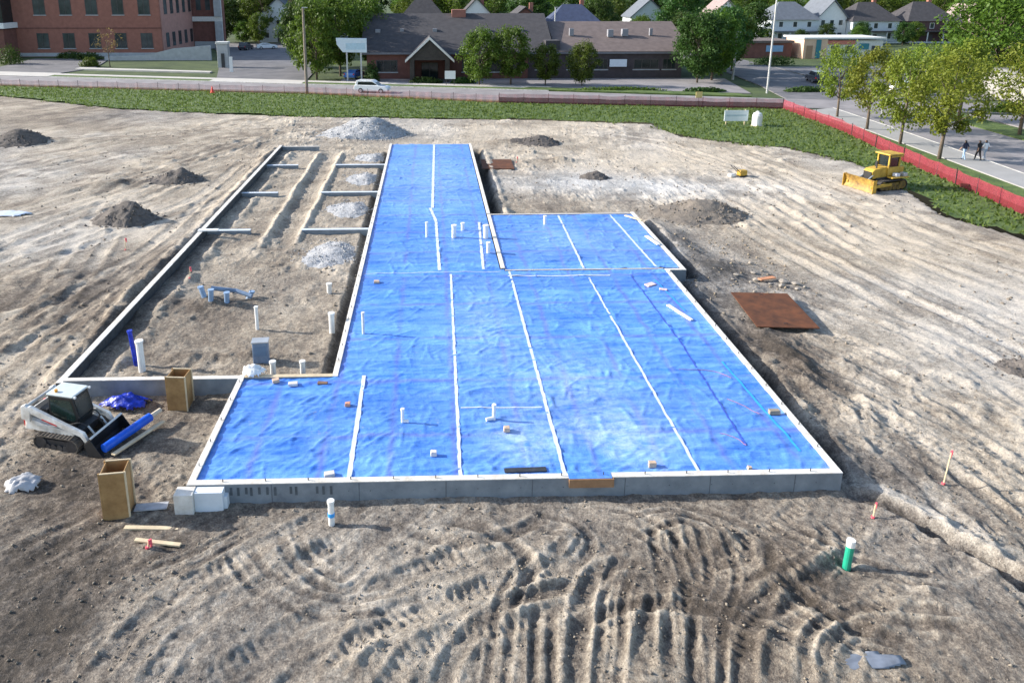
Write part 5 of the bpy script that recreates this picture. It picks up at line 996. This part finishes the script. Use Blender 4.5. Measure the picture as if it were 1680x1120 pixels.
def house(x, y, w, d, ze, zr, wm, rm, label, ridge='x', porch=True, chim=True, name='house', z0=-.1):
    e = empty(name, (x, y, 0), 0, label, 'house', 'houses behind the site'); a = w / 2
    if ridge == 'y':
        MB().prism([(-a, z0), (a, z0), (a, ze), (0, zr - .1), (-a, ze)], 0, d).build('wall', wm, e); s = (zr - ze) / a; ov = .5
        b = MB()
        for sg in (-1, 1):
            p = [(0, -ov, zr), (sg * (a + ov), -ov, ze - s * ov), (sg * (a + ov), d + ov, ze - s * ov), (0, d + ov, zr)]
            b.add([(q[0], q[1], q[2] + .25) for q in p] + p, [(0, 1, 2, 3), (7, 6, 5, 4), (0, 4, 5, 1), (1, 5, 6, 2), (2, 6, 7, 3), (3, 7, 4, 0)])
        rf = b.build('roof', rm, e)
    else:
        MB().box(-a, a, 0, d, z0, ze).build('wall', wm, e); s = (zr - ze) / (d / 2); ov = .6
        # hipped roof
        b = MB(); e0 = ze - .15; b.add([(-a - ov, -ov, e0), (a + ov, -ov, e0), (a + ov, d + ov, e0), (-a - ov, d + ov, e0), (-a * .35, d / 2, zr), (a * .35, d / 2, zr)], [(0, 1, 5, 4), (1, 2, 5), (2, 3, 4, 5), (3, 0, 4), (3, 2, 1, 0)]); rf = b.build('roof', rm, e)
    if chim: MB().box(a * .3, a * .3 + .9, d * .5, d * .5 + .9, ze, zr + 1.0).build('chimney', BRICK, rf)
    for q in (-.55, 0, .55): window(e, q * w * .55, ze - 2.1, 1.2, 1.5, 0, SIDW, sill=False, bars=0)
    for q in (-.55, .55): window(e, q * w * .55, 1.0, 1.3, 1.6, 0, SIDW, sill=False, bars=0)
    MB().box(-.5, .5, -.06, -.002, 0, 2.2).build('door', DFRAME, e)
    if porch:
        MB().box(-a, a, -2.3, -.02, 2.9, 3.15).build('porch_roof', rm, e); MB().box(-a, a, -2.2, -.02, 0, .35).build('porch_floor', SIDING, e)
        for q in (-a + .15, -a * .33, a * .33, a - .15): MB().box(q - .12, q + .12, -2.15, -1.91, .351, 2.89).build('porch_post', SIDW, e)
    return e
SH_G = mat('grey_shingle', (.13, .145, .17), .9, .15, 1.3, .02, 8); SH_P = mat('pinkish_shingle', (.30, .23, .22), .9, .15, 1.3)
house(97, 200, 12.5, 12, 6.2, 10.6, SIDING, SH_G, 'pale blue grey house with hipped grey roof by the tall pole', 'x', True, False)
house(108.4, 203, 8, 12, 6.5, 11.0, SIDW, SH_G, 'narrow white gabled house right of the pale blue house', 'y', False, False)
house(118.8, 200, 12.5, 12, 5.8, 10.5, SIDING, SHING, 'house with dark hipped roof and shaded porch', 'x')
house(134.0, 200, 13, 12, 5.8, 10.6, mat('maroon_wall', (.10, .05, .05), .8, .2, 2), SHING, 'dark red house with dark hipped roof', 'x')
house(146.5, 198, 6.5, 12, 5.8, 9.8, SIDW, SH_P, 'white gabled house at far right behind tree', 'y', False, False)
house(84, 214, 9, 10, 6.5, 10.8, SIDW, SH_P, 'white house with pinkish roof between dark trees', 'y', False)
house(22.5, 178, 11, 12, 5.5, 9.8, BRICKD, SHING, 'dark brick house with white trim behind the long roof, left', 'y', False); house(34.8, 180, 13, 12, 5.6, 10.4, BRICKD, mat('blue_shingle', (.05, .065, .12), .9, .2, 1.3), 'dark brick house with blue roof behind the long roof', 'x', False)
house(-1.5, 196, 11, 10, 6.8, 11.5, SIDING, SHING, 'pale grey house above left half of long roof', 'x', False); house(-40.5, 208, 11, 12, 6.5, 11.5, SIDING, SH_G, 'pale house with grey gable beside brick building', 'y', False); house(-28, 216, 12, 12, 6.5, 11.2, mat('blue_siding', (.22, .28, .36), .7, .1, 2), SHING, 'blue grey house behind the driveway trees', 'x'); house(12.5, 200, 9, 10, 6.8, 11.5, SIDW, SHING, 'white house peeking behind the middle of long roof', 'y', False, True); house(62, 214, 10, 10, 6.5, 11, SIDING, SH_G, 'pale house between the dark trees behind poles', 'y', False)
house(160, 205, 12, 12, 6.3, 11, SIDING, SH_P, 'pale house behind the large right tree', 'x', False)
sp = empty('shop', (78, 156, 0), 0, 'small coral and white shop with teal panel', 'shop'); MB().box(0, 5, 0, 8, -.1, 3.9).build('wall', mat('peach_wall', (.70, .48, .34), .8, .1, 2), sp); MB().box(5.01, 17, .5, 9, -.1, 3.6).build('wall', WHITE_D, sp); MB().box(-.2, 17.2, -.2, 9.2, 3.901, 4.25).build('parapet', WHITE_D, sp); MB().box(2.6, 3.6, -.12, -.002, 0, 3.8).build('teal_panel', mat('teal_paint', (.03, .20, .25), .5, .1, 2), sp); MB().box(5.1, 11, .3, .495, 2.8, 3.6).build('coral_fascia', mat('coral_paint', (.62, .20, .15), .6, .1, 2), sp); MB().box(.6, 1.9, -.1, -.002, 0, 2.6).build('door', mat('tan_door', (.35, .22, .14), .7, .1, 2), sp); MB().box(12, 14.0, .3, .495, 1.8, 3.0).build('teal_sign', MATS['teal_paint'], sp)
for x in (7, 10, 15.6): window(sp, x, 1.0, 1.8, 1.5, .5, DFRAME)
lb_ = empty('low_shop', (62, 158, 0), 0, 'low brown shop with light blue window left of coral shop', 'shop'); MB().box(0, 14.5, 0, 9, -.1, 3.0).build('wall', BRICKD, lb_); MB().box(-.3, 14.8, -.3, 9.3, 3.001, 3.5).build('roof', SHINGB, lb_); MB().box(9.0, 12.6, -.1, -.002, 1.2, 2.5).build('window', mat('sky_window', (.22, .38, .58), .3, .1, 2), lb_)
wb = empty('white_corner_building', (76, 93, 0), 0, 'small white flat building at the right edge with teal window', 'building'); MB().box(0, 16, 0, 10, -.1, 3.4).build('wall', mat('cream_wall', (.30, .29, .27), .8, .1, 2), wb); MB().box(-.3, 16.3, -.3, 10.3, 3.401, 3.9).build('roof', mat('grey_flat_roof', (.20, .20, .20), .9, .15, 1), wb); MB().box(1.0, 3.4, -.1, -.002, .9, 2.1).build('window', MATS['teal_paint'], wb); MB().box(5.0, 8, -.1, -.002, .9, 2.2).build('window', GLASS, wb)

# ------------------------------------------------------------------ poles and signs
def pole(x, y, h, r, m, label, arm=None, name='utility_pole', cat='pole', lean=0):
    e = empty(name, (x, y, 0), 0, label, cat, 'tall poles'); MB().tube([(0, 0, -.2), (lean, 0, h)], [r, r * .7], 10).build('shaft', m, e)
    if arm: MB().box(lean - arm, lean + arm, -.07, .07, h - .9, h - .72).build('crossarm', m, e); [MB().tube([(lean + q * arm, 0, h - .72), (lean + q * arm, 0, h - .5)], .06, 8).build('insulator', WHITE_D, e) for q in (-.9, 0, .9)]
    else: MB().box(-.15 + lean, .6 + lean, -.12, .12, h, h + .12).build('lamp_head', STEEL, e)
    return e
pole(-17.1, 105.2, 11.6, .22, POLEW, 'brown wooden pole standing in front of the fence', None, cat='pole'); pole(47.6, 104.2, 13.5, .15, STEEL, 'tall pale steel light pole at the crossing', None, 'light_pole'); pole(49.0, 120, 7.4, .2, mat('grey_wood', (.36, .35, .33), .9, .15, 3), 'shorter grey pole left of the tall light pole', None); pole(24.8, 150, 10.5, .14, STEEL, 'thin grey pole behind the long roof', None)
e = empty('site_sign', (32.85, 78.6, 0), .0, 'wide white site sign board on the grass', 'sign'); MB().box(-1.28, 1.28, -.04, .04, .45, 1.6).build('board', mat('sign_board', (.70, .76, .80), .5, .05, 3), e); MB().box(-1.1, 1.1, -.045, -.0405, .95, 1.15).build('printed_band', mat('print_grey', (.45, .56, .62), .5, .1, 3), e)
for x in (-1.0, 1.0): MB().box(x - .05, x + .05, .041, .13, -.1, 1.7).build('post', TIMBER, e)
e = empty('white_tank', (34.85, 77.9, 0), .3, 'upright white plastic tank beside the site sign', 'tank'); MB().tube([(0, 0, .1), (0, 0, 1.15), (0, 0, 1.4), (0, 0, 1.52)], [.52, .52, .42, .2], 18).build('body', WHITE, e); MB().tube([(0, 0, 1.52), (0, 0, 1.62)], .15, 12).build('lid', PVC, e); MB().box(-.5, .5, -.5, .5, 0, .1).build('pallet', TIMBER, e)
e = empty('traffic_cone', (-30.3, 105.5, .05), 0, 'small red cone by the fence at the left', 'traffic cone'); MB().tube([(0, 0, .06), (0, 0, .95)], [.26, .05], 14).build('cone', mat('cone_red', (.75, .05, .03), .5, .1, 3), e); MB().box(-.32, .32, -.32, .32, 0, .06).build('base', MATS['cone_red'], e)
e = empty('warning_sign', (33.6, 92.2, 0), 0, 'small yellow sign behind the dark red fence', 'sign'); MB().box(-.4, .4, -.03, .03, 1.0, 1.75).build('board', mat('sign_yellow', (.8, .62, .25), .5, .1, 3), e); MB().box(-.04, .04, .031, .09, -.1, 1.7).build('post', STEEL, e)
e = empty('street_sign', (52.3, 84.5, 0), 0, 'thin sign post at the crossing corner', 'sign'); MB().tube([(0, 0, -.1), (0, 0, 2.6)], .05, 8).build('post', STEEL, e); MB().box(-.3, .3, -.07, -.052, 2.0, 2.6).build('board', WHITE, e)

# ------------------------------------------------------------------ cars
def car(x, y, rz, m, label, suv=True, group='cars'):
    e = empty('car', (x, y, .0), rz, label, 'car', group); L_ = 2.45; h = 1.75 if suv else 1.45
    body = MB().prism([(-L_, .42), (-L_ + .1, .3), (L_ - .1, .28), (L_, .5), (L_ - .08, .82), (L_ - .35, .95), (1.15, 1.06), (-L_ + .05, 1.1), (-L_ - .02, .8)], -.93, .93).build('body', m, e, bevel=.06)
    if suv: cab_ = [(-2.3, 1.09), (1.2, 1.05), (.35, h - .08), (.1, h), (-1.95, h), (-2.15, h - .08)]
    else: cab_ = [(-1.9, 1.08), (1.15, 1.05), (.3, h - .05), (.0, h), (-1.0, h), (-1.2, h - .05)]
    MB().prism(cab_, -.80, .80).build('cabin', m, e, bevel=.05)
    for s in (-1, 1):
        g = [(-1.95, 1.13), (.95, 1.12), (.28, h - .2), (-1.8, h - .2)] if suv else [(-1.5, 1.12), (.9, 1.11), (.2, h - .16), (-1.0, h - .16)]
        MB().add([(px, s * .806, pz) for px, pz in g], [(0, 1, 2, 3) if s < 0 else (3, 2, 1, 0)]).build('side_window', GLASS, e)
        for px in (-1.45, 1.5):
            w = MB().tube([(px, s * .72, .34), (px, s * .95, .34)], .35, 18).build('wheel', BLACK, e); MB().tube([(px, s * .94, .34), (px, s * .965, .34)], .21, 12).build('rim', STEEL, w)
        MB().box(L_ - .12, L_ + .01, s * .7 - .16, s * .7 + .16, .62, .78).build('headlight', PVC, e); MB().box(-L_ - .04, -L_ + .1, s * .78 - .1, s * .78 + .1, .75, 1.0).build('tail_light', RED, e)
    a, b_ = (cab_[1], cab_[2]); MB().add([(a[0] - .04 + .02, -.7, a[1] + .06), (a[0] - .02, .7, a[1] + .06), (b_[0] + .06, .64, b_[1] - .06), (b_[0] + .06, -.64, b_[1] - .06)], [(0, 1, 2, 3)]).build('windscreen', GLASS, e)
    return e
CARW = mat('car_white', (.82, .83, .83), .3, .03, 2, coat=.5); CARB = mat('car_blue', (.05, .16, .45), .3, .05, 2, coat=.5); CARD = mat('car_dark', (.03, .035, .05), .3, .1, 2, coat=.5); CARS = mat('car_silver', (.5, .52, .55), .3, .05, 2, coat=.4)
car(-8.0, 105.8, math.atan2(-.24, 1), CARW, 'white car driving along the street behind the fence'); car(-12.2, 123.2, math.radians(75), CARB, 'blue car parked under trees near the white pole sign', False); car(-39, 184, math.radians(20), CARW, 'white car parked at the far end of driveway', False); car(-43.5, 182, math.radians(80), CARD, 'dark car parked left of the white driveway car')
car(70, 79, math.radians(20), CARS, 'silver car parked in the lot behind street trees'); car(66.5, 101.8, math.radians(-12), CARW, 'white car half hidden behind the street trees'); car(76, 77, math.radians(15), CARD, 'dark car parked right of the silver car'); car(60.5, 116, math.radians(80), CARD, 'dark car on the far side street')

# ------------------------------------------------------------------ three people walking on the sidewalk
def person(x, y, face, top, legs, hair, label, stride=.22, h=1.75, arm=.1):
    k = h / 1.75; V = []; E_ = []; Rr = []
    def v(p, r): V.append((p[0] * k, p[1] * k, p[2] * k)); Rr.append(r * k); return len(V) - 1
    pel = v((0, 0, .95), .15); wai = v((0, 0, 1.1), .135); che = v((0, .0, 1.32), .165); nec = v((0, .0, 1.49), .06); hd = v((0, .03, 1.60), .095); hd2 = v((0, .02, 1.69), .08); E_ += [(pel, wai), (wai, che), (che, nec), (nec, hd), (hd, hd2)]
    for s in (-1, 1):
        st = stride * s
        hp = v((s * .09, 0, .88), .1); kn = v((s * .1, st * .5 + .03, .49), .068); an = v((s * .1, st - .02, .09), .045); to = v((s * .11, st + .13, .04), .038); E_ += [(pel, hp), (hp, kn), (kn, an), (an, to)]
        sh = v((s * .19, 0, 1.40), .065); el = v((s * .25, -st * .5 - .02, 1.13), .045); wr = v((s * .24, -st * .9 + .08, .9), .033); ha = v((s * .235, -st * .95 + .12, .80), .036); E_ += [(che, sh), (sh, el), (el, wr), (wr, ha)]
    me = bpy.data.meshes.new('person'); me.from_pydata(V, E_, []); o = bpy.data.objects.new('person', me); COL.objects.link(o)
    md = o.modifiers.new('skin', 'SKIN'); sd = me.skin_vertices[0].data
    for i, r in enumerate(Rr): sd[i].radius = (r, r * (.8 if i in (0, 1, 2) else 1)); sd[i].use_root = (i == 0)
    o.modifiers.new('sub', 'SUBSURF').levels = 2
    dg = bpy.context.evaluated_depsgraph_get(); nm = bpy.data.meshes.new_from_object(o.evaluated_get(dg)); o.modifiers.clear(); o.data = nm
    SK = mat('skin', (.45, .27, .19), .6, .05, 5)
    nm.materials.clear()
    for m in (top, legs, SK, hair, BLACK): nm.materials.append(m)
    for p in nm.polygons:
        c = p.center; z = c.z / k; q = math.hypot(c.x, 0)
        p.material_index = 4 if z < .075 else 1 if z < .96 and not (abs(c.x) / k > .19 and z > .7) else 2 if (abs(c.x) / k > .2 and z < 1.12) else 0 if z < 1.47 else 3 if (z > 1.64 or c.y / k < .0) else 2
        p.use_smooth = True
    o.location = (x, y, .13); o.rotation_euler = (0, 0, face); tag(o, label, 'person', 'people on the sidewalk'); return o
NAVY = mat('navy_cloth', (.015, .02, .05), .9, .2, 6); JEAN = mat('pale_jeans', (.30, .42, .58), .9, .15, 8); BLK = mat('black_cloth', (.012, .012, .015), .9, .2, 6); WSH = mat('white_cloth', (.75, .76, .78), .9, .06, 6); HAIR = mat('dark_hair', (.02, .015, .012), .7, .2, 9); GJ = mat('grey_blue_trousers', (.30, .36, .44), .9, .15, 8)
person(45.35, 60.9, .3, NAVY, JEAN, HAIR, 'person in dark top and pale jeans, leftmost of three walkers', .2); person(46.35, 60.6, .25, BLK, BLK, HAIR, 'person dressed in black, middle of three walkers', -.2, 1.8); person(47.2, 61.0, .2, WSH, GJ, HAIR, 'person in white shirt, rightmost of three walkers', .18, 1.72)
